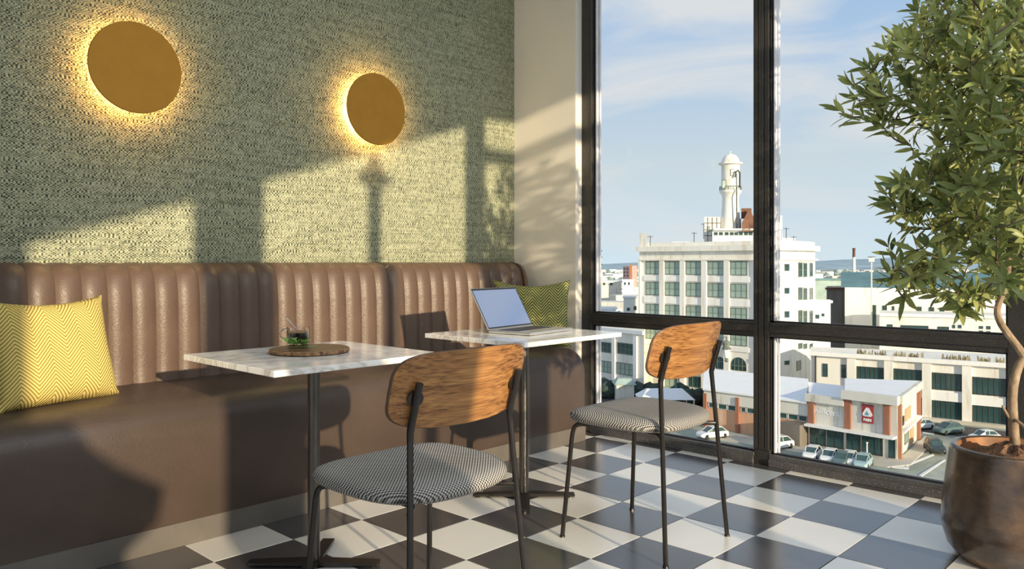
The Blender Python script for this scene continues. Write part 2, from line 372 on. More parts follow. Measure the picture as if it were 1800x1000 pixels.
bm = bmesh.new(); box(bm, 1.957, 2.12, RY-.06, RY, 0, CEIL); obj('pillar', bm, M['plaster'], wr)
for x0, x1 in ((-.43, .247), (.594, 1.957)):
    bm = bmesh.new(); ring_loft(bm, [[(x0, y, rake(x0)), (x1, y, rake(x1)), (x1, y, CEIL), (x0, y, CEIL)] for y in (RY-.06, RY)]); obj('shadow_header', bm, M['plaster'], wr)  # unseen heads, slope made up to slant the top of the sun patches
bm = bmesh.new(); box(bm, 2.12, 3.3, RY-.06, RY, 3.05, CEIL); obj('header', bm, M['plaster'], wr)
obj('transom', bbox(2.12, 3.3, RY-.06, RY, 2.765, 2.86), M['frame'], wr)
bm = bmesh.new(); cx_ = 1.268
lathe(bm, [(.044, 0), (.044, 2.52), (.06, 2.535), (.06, 2.55), (.05, 2.56), (.085, 2.575), (.125, 2.595), (.085, 2.615), (.06, 2.65), (.035, 2.70), (.018, 2.75), (.004, 2.79)], 16, (cx_, RY-.03))
obj('lantern_post', bm, M['frame'], wr, smooth=True)  # unseen lantern post from outside, set here for its shadow on the wall

# ------------------------------------------------------------------ banquette
bq = thing('banquette', 'long brown leather banquette with vertical channelled back along the green wall', 'bench', (0, 0, 0))
XE = 3.64; XS = -1.2
prof = [(BF+.004, .088), (BF, .10), (BF, .40)]
for k in range(1, 9):
    a = k/8*PI/2; prof.append((BF+.135*(1-math.cos(a)), .40+.135*math.sin(a)))
prof += [(3.20, .545), (3.40, .548), (3.40, .088)]
def inset(p, c, s): return [(c[0]+(y-c[0])*(1-s), c[1]+(z-c[1])*(1-s)) for y, z in p]
bm = bmesh.new(); rings = []
for x, s in ((XS, 0), (XE-.045, 0), (XE-.02, .012), (XE-.006, .04), (XE, .075)):
    rings.append([(x, y, z) for y, z in inset(prof, (3.15, .31), s)])
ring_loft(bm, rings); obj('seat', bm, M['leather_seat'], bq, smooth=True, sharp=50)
obj('plinth', bbox(XS, XE-.005, BF+.004, 3.45, 0, .088, .002), M['plinth'], bq)
# channels of the back
pitch = .0945; x_first = .883
cprof = [(3.325, .50), (3.335, .56), (3.337, .70), (3.341, .85), (3.348, .93), (3.362, .985), (3.385, 1.018), (3.415, 1.036), (3.45, 1.043)]
def channel_mesh(wd):
    bm = bmesh.new(); rings = []; nx = 9
    for i in range(nx):
        t = -1+2*i/(nx-1); bulge = .016*(1-abs(t)**2.2)
        r = []
        for k, (y, z) in enumerate(cprof):
            f = k/(len(cprof)-1); ny, nz_ = (-1, 0) if k < 5 else (-math.cos((k-4)/4*PI/2), math.sin((k-4)/4*PI/2))
            bl = bulge-.016
            r.append((t*wd/2*.997, y-ny*(-bl)*1.0 if False else y+(-bl)*1.0*(-ny), z-(-bl)*nz_*.8))
        r += [(t*wd/2*.997, 3.53, 1.043-.010*abs(t)**3), (t*wd/2*.997, 3.53, .50)]
        rings.append(r)
    ring_loft(bm, rings)
    me = bpy.data.meshes.new('back_channel'); bmesh.ops.recalc_face_normals(bm, faces=bm.faces); bm.to_mesh(me); bm.free()
    me.materials.append(M['leather']); me.polygons.foreach_set('use_smooth', [True]*len(me.polygons)); me.set_sharp_from_angle(angle=math.radians(50)); return me
cm = channel_mesh(pitch)
k = -20
while x_first+k*pitch < 3.60:
    o = bpy.data.objects.new('back_channel', cm); C.objects.link(o); o.parent = bq; o.location = (x_first+(k+.5)*pitch, 0, 0); k += 1
# rounded end of the back
bm = bmesh.new(); xl = x_first+k*pitch; rings = []
for t in range(7):
    a = t/6*PI/2; x = xl+.05*math.sin(a); sft = .03*(1-math.cos(a))
    rings.append([(x, y+sft*(.9 if kk < 7 else .3), z-sft*(kk/8)*.9) for kk, (y, z) in enumerate(cprof)]+[(x, 3.53, 1.043-sft), (x, 3.53, .5)])
ring_loft(bm, rings); obj('back_end', bm, M['leather'], bq, smooth=True, sharp=50)

# ------------------------------------------------------------------ cushions
def cushion(name, label, w_, h_, t_, mat, loc, rz, tilt):
    r = bpy.data.objects.new(name, None)
    n = 22; bm = bmesh.new(); grid = {}
    for side in (1, -1):
        for i in range(n+1):
            for j in range(n+1):
                u = -1+2*i/n; v = -1+2*j/n
                if (i in (0, n) or j in (0, n)) and side == -1: grid[side, i, j] = grid[1, i, j]; continue
                x = w_/2*u*(1-.09*(1-v*v)*abs(u)); z = h_/2*v*(1-((.2 if h_ == .4 and w_ > .45 else .15) if v > 0 else .05)*(1-u*u)*abs(v)**1.5)
                d = t_/2*((1-u**4)*(1-v**4))**.62+.003*math.sin(9*u+4*v)*((1-u*u)*(1-v*v))
                grid[side, i, j] = bm.verts.new((x, -side*d, z))
    for side in (1, -1):
        for i in range(n):
            for j in range(n): 
                q = [grid[side, i, j], grid[side, i+1, j], grid[side, i+1, j+1], grid[side, i, j+1]]
                bm.faces.new(q if side == 1 else q[::-1])
    o = obj(name, bm, mat, None, loc, True, 80); o.rotation_euler = (-tilt, 0, rz)
    return tag(o, label, 'cushion')
cushion('cushion', 'yellow herringbone cushion leaning on the banquette at left edge', .44, .40, .15, M['cushion_yellow'], (.915, 3.165, .725), math.radians(14), math.radians(17))
cushion('cushion', 'olive green herringbone cushion in the banquette corner behind the laptop', .455, .40, .14, M['cushion_olive'], (3.435, 3.115, .742), AZ-PI/2, math.radians(6))

# ------------------------------------------------------------------ tables
def make_table(label, loc):
    t = thing('bistro_table', label, 'table', (*loc, 0), 0, 'marble bistro tables')
    obj('marble_top', bbox(-.32, .32, -.30, .30, .7105, .730, .002), M['marble'], t)
    bm = bmesh.new(); lathe(bm, [(.021, .016), (.021, .7005)], 24); obj('column', bm, M['steel_column'], t, smooth=True)
    obj('mounting_plate', bbox(-.11, .11, -.11, .11, .7005, .7105), M['black_metal'], t)
    for k in range(4):
        a = AZ+k*PI/2; bm = bmesh.new(); c, s = math.cos(a), math.sin(a)
        rings = []
        for l, hw, z0, z1 in ((.0, .024, .008, .022), (.02, .024, .008, .022), (.222, .022, .008, .016), (.226, .020, .009, .015)):
            rings.append([(l*c-q*s, l*s+q*c, z) for q, z in ((-hw, z0), (hw, z0), (hw, z1), (-hw, z1))])
        ring_loft(bm, rings); lathe(bm, [(.012, 0), (.012, .0085)], 10, (.205*c, .205*s)); obj('base_arm', bm, M['black_metal'], t)
    return t
make_table('square white marble table with coffee cup on wooden board, at the left', (1.487, 2.362))
make_table('square white marble table carrying the open laptop, nearer the window', (2.568, 2.378))

# ------------------------------------------------------------------ chairs
def make_chair(label, loc, rz=0):
    c = thing('dining_chair', label, 'chair', (*loc, 0), rz, 'wooden backed chairs')
    # seat
    bm = bmesh.new(); rings = []; nseg = 40
    def outline(s, z, dx=0):
        r = []
        for i in range(nseg):
            a = 2*PI*i/nseg; ca, sa = math.cos(a), math.sin(a); e = 2/3.0
            x = .243*s*math.copysign(abs(ca)**e, ca); y = .235*s*math.copysign(abs(sa)**e, sa)
            x *= 1+.035*(y/.235)
            zz = z-.012*max(0, (y-.12)/.12)**2*(1 if z > .45 else .6)+.006*(x/.24)**2-.004
            r.append((x, y+.028, zz))
        return r
    for s, z in ((.55, .440), (.93, .442), (.985, .450), (1, .461), (.99, .472), (.955, .481), (.88, .487), (.7, .490), (.4, .4905), (.1, .4905)): rings.append(outline(s, z))
    ring_loft(bm, rings); obj('seat', bm, M['cloth'], c, smooth=True, sharp=70)
    obj('seat_pan', bbox(-.16, .16, -.15, .19, .432, .4415, .002), M['black_metal'], c)
    for s in (-1, 1):
        bm = bmesh.new()
        p = smooth_path([(s*.213, -.222, .004), (s*.190, -.195, .38), (s*.177, -.179, .60)], 3)+smooth_path([(s*.175, -.177, .626), (s*.175, -.186, .66), (s*.175, -.213, .750)], 3)
        tube(bm, p, [.0085]*7+[.0092]+[.0098]*(len(p)-8), 10); lathe(bm, [(.011, 0), (.011, .006)], 10, (s*.213, -.222)); obj('rear_leg', bm, M['black_metal'], c, smooth=True)
        bm = bmesh.new()
        p = [(s*.228, .226, .004), (s*.206, .198, .37)]+smooth_path([(s*.2045, .195, .395), (s*.201, .186, .422), (s*.194, .165, .433), (s*.184, .13, .434)], 4)+smooth_path([(s*.150, .02, .434), (s*.118, -.07, .433), (s*.140, -.14, .432), (s*.188, -.190, .431)], 3)
        tube(bm, p, .0085, 10); lathe(bm, [(.011, 0), (.011, .006)], 10, (s*.228, .226)); obj('front_leg', bm, M['black_metal'], c, smooth=True)
        bm = bmesh.new(); tube(bm, [(s*.172, -.191, .712), (s*.174, -.197, .711)], .0205, 20); tube(bm, [(s*.172, -.188, .712), (s*.175, -.201, .711)], .009, 8); obj('mounting_disc', bm, M['black_metal'], c, smooth=True)
    # moulded plywood back
    bm = bmesh.new(); A, B = .234, .101; nu, nr = 56, 7
    def yy(x, z): return -.184+.95*(x*x-.175**2)-.27*(z-.716)
    def ring(s, off):
        r = []
        for i in range(nu):
            a = 2*PI*i/nu; ca, sa = math.cos(a), math.sin(a); e = 2/4.3
            x = A*s*math.copysign(abs(ca)**e, ca); z = .726+B*s*math.copysign(abs(sa)**e, sa)*(1-.10*(x/A)**2 if sa < 0 else 1)
            r.append((x, yy(x, z)+off, z))
        return r
    rings = [ring(s, -.0045) for s in (.15, .4, .7, .9, .985)]+[ring(1, -.002), ring(1, .002)]+[ring(s, .0045) for s in (.985, .9, .7, .4, .15)]
    ring_loft(bm, rings)
    o = obj('backrest', bm, [M['walnut'], M['walnut_edge']], c, smooth=True, sharp=40)
    for p in o.data.polygons:
        q = p.index//nu
        if 4 <= q <= 6 and p.index < nu*11: p.material_index = 1
    return c
make_chair('walnut backed chair with grey woven seat at the table with coffee', (1.397, 1.688))
make_chair('walnut backed chair with grey woven seat at the laptop table by the window', (2.523, 1.70))

# ------------------------------------------------------------------ things on the tables
ZTOP = .730
wb = thing('serving_board', 'round dark wood slice with bark edge under the coffee cup', 'board', (1.497, 2.40, ZTOP))
def wavy(r0, z, ph=0, n=48): return [(r0*(1.03*math.cos(2*PI*i/n))*(1+.02*math.sin(3*2*PI*i/n+ph)), r0*math.sin(2*PI*i/n)*(1+.02*math.sin(2*2*PI*i/n+1)), z) for i in range(n)]
bm = bmesh.new(); ring_loft(bm, [wavy(.126, .0005), wavy(.134, .004), wavy(.134, .013), wavy(.130, .0155)]); obj('bark_rim', bm, M['bark'], wb, smooth=True)
bm = bmesh.new(); ring_loft(bm, [wavy(.120, .014), wavy(.1285, .0152), wavy(.1275, .0166), wavy(.10, .0168), wavy(.02, .0168)]); obj('wood_face', bm, M['board'], wb, smooth=True)
ZB2 = ZTOP+.0168
cup = thing('coffee_cup', 'clear glass cup of black coffee standing on the wooden board', 'cup', (1.517, 2.512, ZB2))
bm = bmesh.new(); lathe(bm, [(.030, .0), (.036, .003), (.0385, .012), (.0395, .062), (.0392, .0645), (.0378, .0645), (.0372, .060), (.0362, .012), (.033, .0065), (.004, .006)], 40); obj('glass_body', bm, M['cup_glass'], cup, smooth=True)
bm = bmesh.new(); lathe(bm, [(.004, .0064), (.0328, .0069), (.0359, .0125), (.0366, .044)], 40); obj('coffee', bm, M['coffee'], cup, smooth=True)
bm = bmesh.new(); lathe(bm, [(.0367, .0442), (.0367, .0462), (.029, .0466), (.027, .0452), (.002, .0452)], 40); obj('crema', bm, M['crema'], cup, smooth=True)
hp = smooth_path([Vector((0, 0, z))-RT*x-FW*.004 for x, z in ((.037, .054), (.050, .057), (.063, .046), (.064, .032), (.055, .018), (.037, .013))], 5)
bm = bmesh.new(); tube(bm, hp, .0042, 10); obj('handle', bm, M['cup_glass'], cup, smooth=True)
spn = thing('teaspoon', 'small metal spoon leaning inside the glass cup', 'spoon', (1.517, 2.512, ZB2))
bm = bmesh.new(); pts = [Vector((0, 0, z))+RT*x for x, z in ((-.0005, .050), (-.020, .073), (-.040, .096), (-.045, .101))]
tube(bm, pts, [.0016, .0018, .0028, .0016], 8); obj('spoon_handle', bm, M['spoon'], spn, smooth=True)
def leaf_pts(L_, W_, bend=.15, fold=.25):
    out = []
    for t, wd in ((0, .06), (.2, .62), (.45, 1), (.7, .78), (.9, .34), (1, .0)):
        z = -bend*L_*t*t
        out.append(((t*L_, 0, z), wd*W_/2, z+fold*wd*W_/2))
    return out
def leaf_mesh_into(bm, mtx, L_, W_, bend=.15, fold=.25):
    rows = []
    for (x, y, z), hw, ze in leaf_pts(L_, W_, bend, fold):
        if hw < 1e-6: rows.append([bm.verts.new(mtx @ Vector((x, 0, z)))])
        else: rows.append([bm.verts.new(mtx @ Vector((x, hw, ze))), bm.verts.new(mtx @ Vector((x, 0, z))), bm.verts.new(mtx @ Vector((x, -hw, ze)))])
    for a, b_ in zip(rows, rows[1:]):
        if len(b_) == 3:
            bm.faces.new((a[0], a[1], b_[1], b_[0])); bm.faces.new((a[1], a[2], b_[2], b_[1]))
        else:
            bm.faces.new((a[0], a[1], b_[0])); bm.faces.new((a[1], a[2], b_[0]))
ms = thing('mint_sprig', 'sprig of green mint lying beside the coffee cup', 'mint', (1.455, 2.405, ZB2))
rnd = random.Random(3)
st = [Vector((0, 0, .004))+RT*x-FW*y for x, y in ((-.035, .0), (-.01, -.002), (.02, -.012), (.055, -.03))]
bm = bmesh.new(); tube(bm, smooth_path(st, 4), .0014, 6); obj('stem', bm, M['mint'], ms, smooth=True)
for k in range(13):
    c0 = RT*rnd.uniform(-.042, .022)+FW*rnd.uniform(-.014, .014)+Vector((0, 0, rnd.uniform(.008, .02)))
    a = rnd.uniform(0, 2*PI); el = rnd.uniform(.1, .9) if k % 3 else rnd.uniform(.9, 1.3)
    mtx = Matrix.Translation(c0) @ Matrix.Rotation(a, 4, 'Z') @ Matrix.Rotation(-el, 4, 'Y')
    bm = bmesh.new(); leaf_mesh_into(bm, mtx, rnd.uniform(.028, .040), rnd.uniform(.020, .028), .3, .3); obj('leaf', bm, M['mint'], ms, smooth=True)

lp = thing('laptop', 'open silver laptop with blank reflective screen on the marble table', 'laptop', (2.628, 2.387, ZTOP), math.radians(8))
obj('base', bbox(-.173, .173, -.112, .112, .002, .0135, .004), M['alu'], lp, smooth=False)
bm = bmesh.new(); box(bm, -.145, .145, -.028, .080, .0134, .0140); obj('keyboard_well', bm, M['key'], lp)
bm = bmesh.new()
for r_ in range(6):
    for q in range(14): box(bm, -.142+q*.0204, -.1245+q*.0204, .064-r_*.018, .079-r_*.018, .0139, .0150)
o = obj('keys', bm, M['key'], lp); o['kind'] = 'stuff'
obj('trackpad', bbox(-.06, .06, -.108, -.036, .0133, .0138), M['alu'], lp)
lid = obj('lid', bbox(-.173, .173, -.003, .003, 0, .208, .0025), M['alu'], lp, (0, .113, .0135)); lid.rotation_euler = (math.radians(-30), 0, 0)
b2 = obj('bezel', bbox(-.171, .171, -.0036, -.0028, .003, .206), M['gasket'], lid)
s2 = obj('screen', bbox(-.166, .166, -.0041, -.0034, .010, .196), M['screen'], lid)

# ------------------------------------------------------------------ wall lamps
for nme, x, lab in (('wall_lamp', 1.327, 'large round amber disc wall lamp glowing on green wallpaper, left one'), ('wall_lamp', 2.592, 'round amber disc wall lamp on green wallpaper, right one nearer the window')):
    t = thing(nme, lab, 'lamp', (x, WY, 1.877), 0, 'disc wall lamps')
    def ylathe(prof, seg=64):
        bm = bmesh.new(); ring_loft(bm, [[(r*math.cos(2*PI*i/seg), y, r*math.sin(2*PI*i/seg)) for i in range(seg)] for r, y in prof]); return bm
    obj('disc', ylathe([(.01, -.064), (.188, -.066), (.193, -.070), (.195, -.076), (.192, -.080), (.01, -.078)]), M['gold'], t, smooth=True)
    obj('backplate', ylathe([(.10, 0), (.10, -.03), (.04, -.032), (.04, -.064)], 32), M['black_metal'], t, smooth=True)
    obj('light_ring', ylathe([(.122, -.022), (.130, -.022), (.130, -.036), (.122, -.036), (.122, -.022)], 48), M['led'], t, smooth=True)

# ------------------------------------------------------------------ planter and shrub
PC = Vector((3.207, .623, 0))
pot = thing('planter', 'glossy dark bronze glazed round planter by the window', 'planter', PC)
bm = bmesh.new(); lathe(bm, [(.165, 0), (.185, .006), (.215, .045), (.232, .10), (.234, .14), (.228, .22), (.214, .32), (.207, .375), (.206, .388), (.202, .395), (.190, .397), (.181, .392)], 64, caps=True, top=False)
obj('body', bm, M['pot'], pot, smooth=True, sharp=60)
bm = bmesh.new(); lathe(bm, [(.1815, .3925), (.178, .38), (.176, .30)], 48, caps=False); obj('inner_wall', bm, M['pot_inner'], pot, smooth=True)
bm = bmesh.new(); rings = []
for r in (.177, .15, .12, .09, .06, .03, .01): rings.append([(r*math.cos(a), r*math.sin(a), .335+.07*(1-(r/.178)**2)**1.2+.012*math.sin(7*a+r*90)*math.sin(r*70)+random.uniform(-.003, .003)) for a in (2*PI*i/48 for i in range(48))])
ring_loft(bm, rings); o = obj('soil', bm, M['soil'], pot, smooth=True)

tree = thing('potted_shrub', 'leafy green shrub growing from the bronze planter', 'shrub', PC+Vector((0, 0, .38)))
TO = PC+Vector((0, 0, .38)); D0 = 2.75
def tp(u, v, d=D0): return at(u, v, d)-TO
trunk = smooth_path([tp(1786, 795), tp(1781, 740), tp(1780, 690), tp(1788, 650), tp(1800, 628)], 5)
up1 = smooth_path([tp(1802, 634), tp(1794, 617), tp(1774, 590), tp(1758, 566), tp(1753, 545), tp(1761, 520), tp(1770, 500), tp(1775, 440), tp(1780, 360), tp(1790, 260), tp(1795, 150)], 5)
bm = bmesh.new(); tube(bm, trunk, [.017-.003*i/(len(trunk)-1) for i in range(len(trunk))], 12); tube(bm, up1, [.0145-.009*i/(len(up1)-1) for i in range(len(up1))], 10)
tube(bm, [tp(1781, 745), tp(1770, 728), tp(1762, 713)], [.006, .005, .004], 8); tube(bm, [tp(1781, 735), tp(1795, 745, 2.7), tp(1806, 757, 2.66)], [.006, .005, .0045], 8)
up2 = smooth_path([tp(1800, 628), tp(1815, 590), tp(1840, 520), tp(1850, 420), tp(1860, 300)], 5); tube(bm, up2, [.012-.006*i/(len(up2)-1) for i in range(len(up2))], 10)
obj('trunk', bm, M['trunk'], tree, smooth=True)
# crown: twig tips inside the crown's measured outline, deeper tips on either side of the trunk
def inpoly(x, y, P):
    c = False; j = len(P)-1
    for i in range(len(P)):
        if (P[i][1] > y) != (P[j][1] > y) and x < (P[j][0]-P[i][0])*(y-P[i][1])/(P[j][1]-P[i][1])+P[i][0]: c = not c
        j = i
    return c
crown = [(1640, -160), (1625, -60), (1628, 5), (1600, 45), (1580, 70), (1560, 95), (1520, 125), (1500, 160), (1480, 190), (1500, 215), (1545, 235), (1580, 250), (1600, 262), (1630, 290), (1625, 312), (1580, 322), (1560, 345), (1568, 375), (1610, 385), (1600, 412), (1560, 440), (1580, 462), (1565, 490), (1560, 505), (1590, 530), (1640, 540), (1700, 545), (1760, 520), (1800, 505), (2000, 500), (2150, 300), (2150, -160)]
rnd = random.Random(11); tips = []
fixed = [(1478, 195), (1500, 150), (1508, 175), (1530, 120), (1560, 88), (1575, 70), (1520, 205), (1560, 345), (1570, 372), (1562, 435), (1566, 478), (1580, 490), (1590, 525), (1620, 500), (1650, 520), (1690, 545), (1705, 520), (1612, 20), (1640, 8), (1600, 60), (1600, 255), (1632, 300), (1540, 190), (1560, 170), (1545, 150), (1600, 330), (1610, 440), (1640, 470), (1600, 400)]
for u, v in fixed: tips.append((u, v, rnd.uniform(2.55, 2.95)))
tries = 0
while len(tips) < 560 and tries < 40000:
    tries += 1; u = rnd.uniform(1470, 1960); v = rnd.uniform(-160, 550)
    if not inpoly(u, v, crown): continue
    dens = .22+.78*min(1, max(0, (u-1500)/200))
    if v > 430: dens *= .6
    if 1545 < u < 1640 and v > 240: dens *= .6
    if u > 1830: dens *= .45
    if rnd.random() > dens: continue
    ext = .12+.42*min(1, max(0, (u-1480)/260)); d = D0+rnd.uniform(-ext, ext)
    tips.append((u, v, d))
tipp = [(tp(u, v, d), u, v, d) for u, v, d in tips]
# twigs: each tip joins the nearest node already tied to the trunk
nodes = [(p, .006) for p in up1[18:]]+[(p, .006) for p in up2[8:]]
base_pt = up1[20]
order = sorted(tipp, key=lambda q: (q[0]-Vector((0, 0, .5))).length)
bmw = bmesh.new(); leaves = []; crown_c = tp(1800, 230)
for p, u, v, d in order:
    best = min(nodes, key=lambda n_: (n_[0]-p).length+(.35*max(0, n_[0].z-p.z)))
    a = best[0]; mid = (a+p)/2+Vector((rnd.uniform(-.02, .02), rnd.uniform(-.02, .02), -.03*(p-a).length*3))
    path = smooth_path([a, mid, p], 4); r0 = .0022+.006*(p-a).length; tube(bmw, path, [max(.0011, r0*(1-i/len(path))+.0011) for i in range(len(path))], 5)
    nodes.append((p, .002)); nodes.append((path[5], .003))
    dirn = (p-a).normalized()*.8+(p-crown_c).normalized()*.5+Vector((0, 0, .35)); dirn.normalize()
    q = dirn.to_track_quat('Z', 'Y').to_matrix().to_4x4()
    nl = rnd.randint(9, 13)
    for kx in range(nl):
        back_ = 0 if kx < 3 else (kx-2)*.011+rnd.uniform(0, .008); ang = kx*2.4+rnd.uniform(-.5, .5); el = math.radians(rnd.uniform(12, 40) if kx < 3 else rnd.uniform(30, 72))
        mtx = Matrix.Translation(p-dirn*back_) @ q @ Matrix.Rotation(ang, 4, 'Z') @ Matrix.Rotation(-(PI/2-el), 4, 'Y') @ Matrix.Rotation(rnd.uniform(-.7, .7), 4, 'X')
        leaves.append((d, u, v, mtx, rnd.uniform(.054, .086), rnd.uniform(.0155, .0215)))
o = obj('twigs', bmw, M['twig'], tree, smooth=True); o['kind'] = 'stuff'
inview = sorted([i for i, l_ in enumerate(leaves) if l_[1] < 1790 and -10 < l_[2] < 580], key=lambda i: leaves[i][0])
shown = set(inview[:300])
lm = []
for k in range(6):
    bm = bmesh.new(); leaf_mesh_into(bm, Matrix.Identity(4), 1.0, .30, [.05, .12, .2, .28, .1, .16][k], [.2, .3, .25, .35, .45, .3][k])
    me = bpy.data.meshes.new('leaf'); bm.to_mesh(me); bm.free(); me.materials.append(M['leaf']); me.polygons.foreach_set('use_smooth', [True]*len(me.polygons)); lm.append(me)
bmf = bmesh.new()
for i, (d, u, v, mtx, L_, W_) in enumerate(leaves):
    if i in shown:
        o = bpy.data.objects.new('leaf', lm[i % 6]); C.objects.link(o); o.parent = tree; o.matrix_local = mtx @ Matrix.Diagonal((L_, W_/.30, L_, 1))
    else: leaf_mesh_into(bmf, mtx, L_, W_, .05+.2*((i*37) % 10)/10, .3)
o = obj('foliage', bmf, M['leaf'], tree, smooth=True, sharp=180); o['kind'] = 'stuff'
# ------------------------------------------------------------------ the city outside, 25 m below eye level
GZ = CAM_H-25.0
def wall_mat(name, c0, c1, rust=(.45, .30, .13), amt=.35):
    m, nt, b = new_mat(name); p = node(nt, 'ShaderNodeNewGeometry').outputs['Position']
    n1 = noise(nt, mapped(nt, p, (.35, .35, .06)), 1.0, 5, .6); n2 = noise(nt, mapped(nt, p, (.8, .8, .12)), 1.0, 6, .65)
    base = ramp(nt, n1, [(.3, c0), (.7, c1)]); mk = ramp(nt, n2, [(.53, (0,)*3), (.74, (amt*1.5,)*3)])
    mx_ = node(nt, 'ShaderNodeMix', {0: mk, 6: base, 7: (*rust, 1)}, data_type='RGBA'); nt.links.new(mx_.outputs[2], b.inputs['Base Color'])
    b.inputs['Roughness'].default_value = .85; b.inputs['Specular IOR Level'].default_value = .15; M[name] = m
wall_mat('cream_render', (.80, .77, .69), (.88, .86, .80))
wall_mat('white_render', (.84, .83, .79), (.90, .89, .86), amt=.25)
wall_mat('grey_render', (.66, .64, .57), (.76, .74, .67), (.30, .24, .15), .5)
wall_mat('orange_brick', (.62, .33, .19), (.72, .44, .28), (.75, .62, .48), .5)
wall_mat('red_brick', (.30, .13, .085), (.38, .175, .115), (.5, .32, .2), .4)
wall_mat('pale_red_brick', (.62, .36, .32), (.68, .43, .38), (.75, .6, .55), .3)
wall_mat('white_roof', (.84, .84, .84), (.88, .88, .88), (.6, .58, .5), .15)
wall_mat('stone_wall', (.16, .14, .12), (.24, .21, .18), (.3, .25, .2), .4)
M['teal_roof'] = plain('teal_sheet_roof', (.12, .24, .25), .6, 0, .2, .3)
M['teal_shed'] = plain('weathered_teal_sheet', (.36, .46, .42), .7, 0, .25, .3)
M['rust'] = plain('rusty_sheet', (.16, .075, .045), .8, 0, .4, .6)
M['win_frame'] = plain('grey_green_window_frame', (.17, .20, .165), .6, 0, .15, .5)
M['win_pane'] = plain('pale_green_blind_pane', (.34, .44, .37), .25, 0, .22, .6)
M['dark_pane'] = plain('dark_teal_pane', (.03, .075, .075), .12, 0, .6, .35, .6)
M['dark_frame'] = plain('charcoal_window_frame', (.05, .055, .05), .6)
M['asphalt'] = plain('pale_asphalt', (.30, .335, .28), .9, 0, .3, .12)
M['pave'] = plain('pale_pavement', (.58, .53, .44), .9, 0, .15, .2)
M['dark_ground'] = plain('dark_tarmac', (.085, .075, .072), .9, 0, .25, .2)
M['line'] = plain('road_paint', (.78, .78, .74), .8)
M['sign_red'] = plain('sign_red', (.36, .045, .05), .6, 0, .06, 1)
M['sign_white'] = plain('sign_white', (.85, .84, .82), .6, 0, .02, 1)
M['sign_blue'] = plain('sign_blue', (.10, .36, .48), .6, 0, .1, 1)
M['bush'] = plain('dark_bush', (.035, .055, .045), .9, 0, .6, .8)
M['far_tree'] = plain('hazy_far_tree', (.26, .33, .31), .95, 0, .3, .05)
M['tyre'] = plain('tyre', (.02, .02, .02), .8)
M['car_glass'] = plain('car_window_glass', (.05, .09, .085), .1, 0, .2, 1, .7)
def P2(u, d): p = at(u, HY, d); return Vector((p.x, p.y, 0))
UNIT = {}
def unit_window(nx, ny, mat, t=.045):
    key = (nx, ny, mat)
    if key not in UNIT:
        bm = bmesh.new()
        def bar(x0, x1, z0, z1): box(bm, x0, x1, -.10, .10, z0, z1)
        bar(-.5, .5, -.5, -.5+t*1.3); bar(-.5, .5, .5-t*1.3, .5); bar(-.5, -.5+t, -.5, .5); bar(.5-t, .5, -.5, .5)
        for i in range(1, nx): bar(-.5+i/nx-t*.3, -.5+i/nx+t*.3, -.5, .5)
        for j in range(1, ny): bar(-.5, .5, -.5+j/ny-t*.3, -.5+j/ny+t*.3)
        me = bpy.data.meshes.new('window'); bm.to_mesh(me); bm.free(); me.materials.append(M[mat]); UNIT[key] = me
    return UNIT[key]
def unit_pane(mat):
    if mat not in UNIT:
        bm = bmesh.new(); box(bm, -.5, .5, -.05, .05, -.5, .5); me = bpy.data.meshes.new('pane'); bm.to_mesh(me); bm.free(); me.materials.append(M[mat]); UNIT[mat] = me
    return UNIT[mat]
class Facade:
    def __init__(s, root, A, B):
        s.root = root; s.A = A; s.B = B; s.len = (B-A).length; s.d = (B-A).normalized(); s.n = Vector((s.d.y, -s.d.x, 0))
        if s.n.dot(-((A+B)/2)) < 0: s.n = -s.n
        s.org = root.location.copy()
    def px(s, u, v):
        D = FW+RT*((u-CX)/F_PX); det = D.x*(-s.d.y)+s.d.x*D.y
        t = (s.A.x*(-s.d.y)+s.d.x*s.A.y)/det; q = D*t-s.A
        return q.dot(s.d), CAM_H-(v-HY)/F_PX*t
    def pt(s, a, z, o=0): p = s.A+s.d*a+s.n*o-s.org; p.z = z-s.org.z; return p
    def slab(s, bm, a0, a1, z0, z1, o0, o1):
        ring_loft(bm, [[s.pt(a, z, o) for a, z in ((a0, z0), (a1, z0), (a1, z1), (a0, z1))] for o in (o0, o1)])
    def part(s, name, rects, o0, o1, mat, parent=None):
        bm = bmesh.new()
        for r in rects: s.slab(bm, *r, o0, o1)
        return obj(name, bm, M[mat], parent or s.root)
    def pxrect(s, u0, v0, u1, v1):
        a0, z0 = s.px(u0, (v0+v1)/2 if False else v1); a1, z1 = s.px(u1, v0); am, zt = s.px((u0+u1)/2, v0); _, zb = s.px((u0+u1)/2, v1)
        return a0, a1, zb, zt
    def window(s, a0, a1, z0, z1, nx=3, ny=2, fm='win_frame', pm='win_pane', off=.0, name='window'):
        f = bpy.data.objects.new(name, unit_window(nx, ny, fm)); C.objects.link(f); f.parent = s.root
        c = s.pt((a0+a1)/2, (z0+z1)/2, off); f.location = c; f.rotation_euler = (0, 0, math.atan2(s.d.y, s.d.x)); f.scale = (a1-a0, 1, z1-z0)
        p = bpy.data.objects.new('pane', unit_pane(pm)); C.objects.link(p); p.parent = f; return f
def building(name, label, base, group=None): return thing(name, label, 'building', Vector((base.x, base.y, GZ)), 0, group)
def body(root, poly, z0, z1, mat, name='walls'):
    bm = bmesh.new(); o = root.location; prism(bm, [(p.x-o.x, p.y-o.y) for p in poly], z0-o.z, z1-o.z); return obj(name, bm, M[mat], root)
def back(p, d): q = Vector((p.x, p.y, 0)).normalized(); return p+q*d

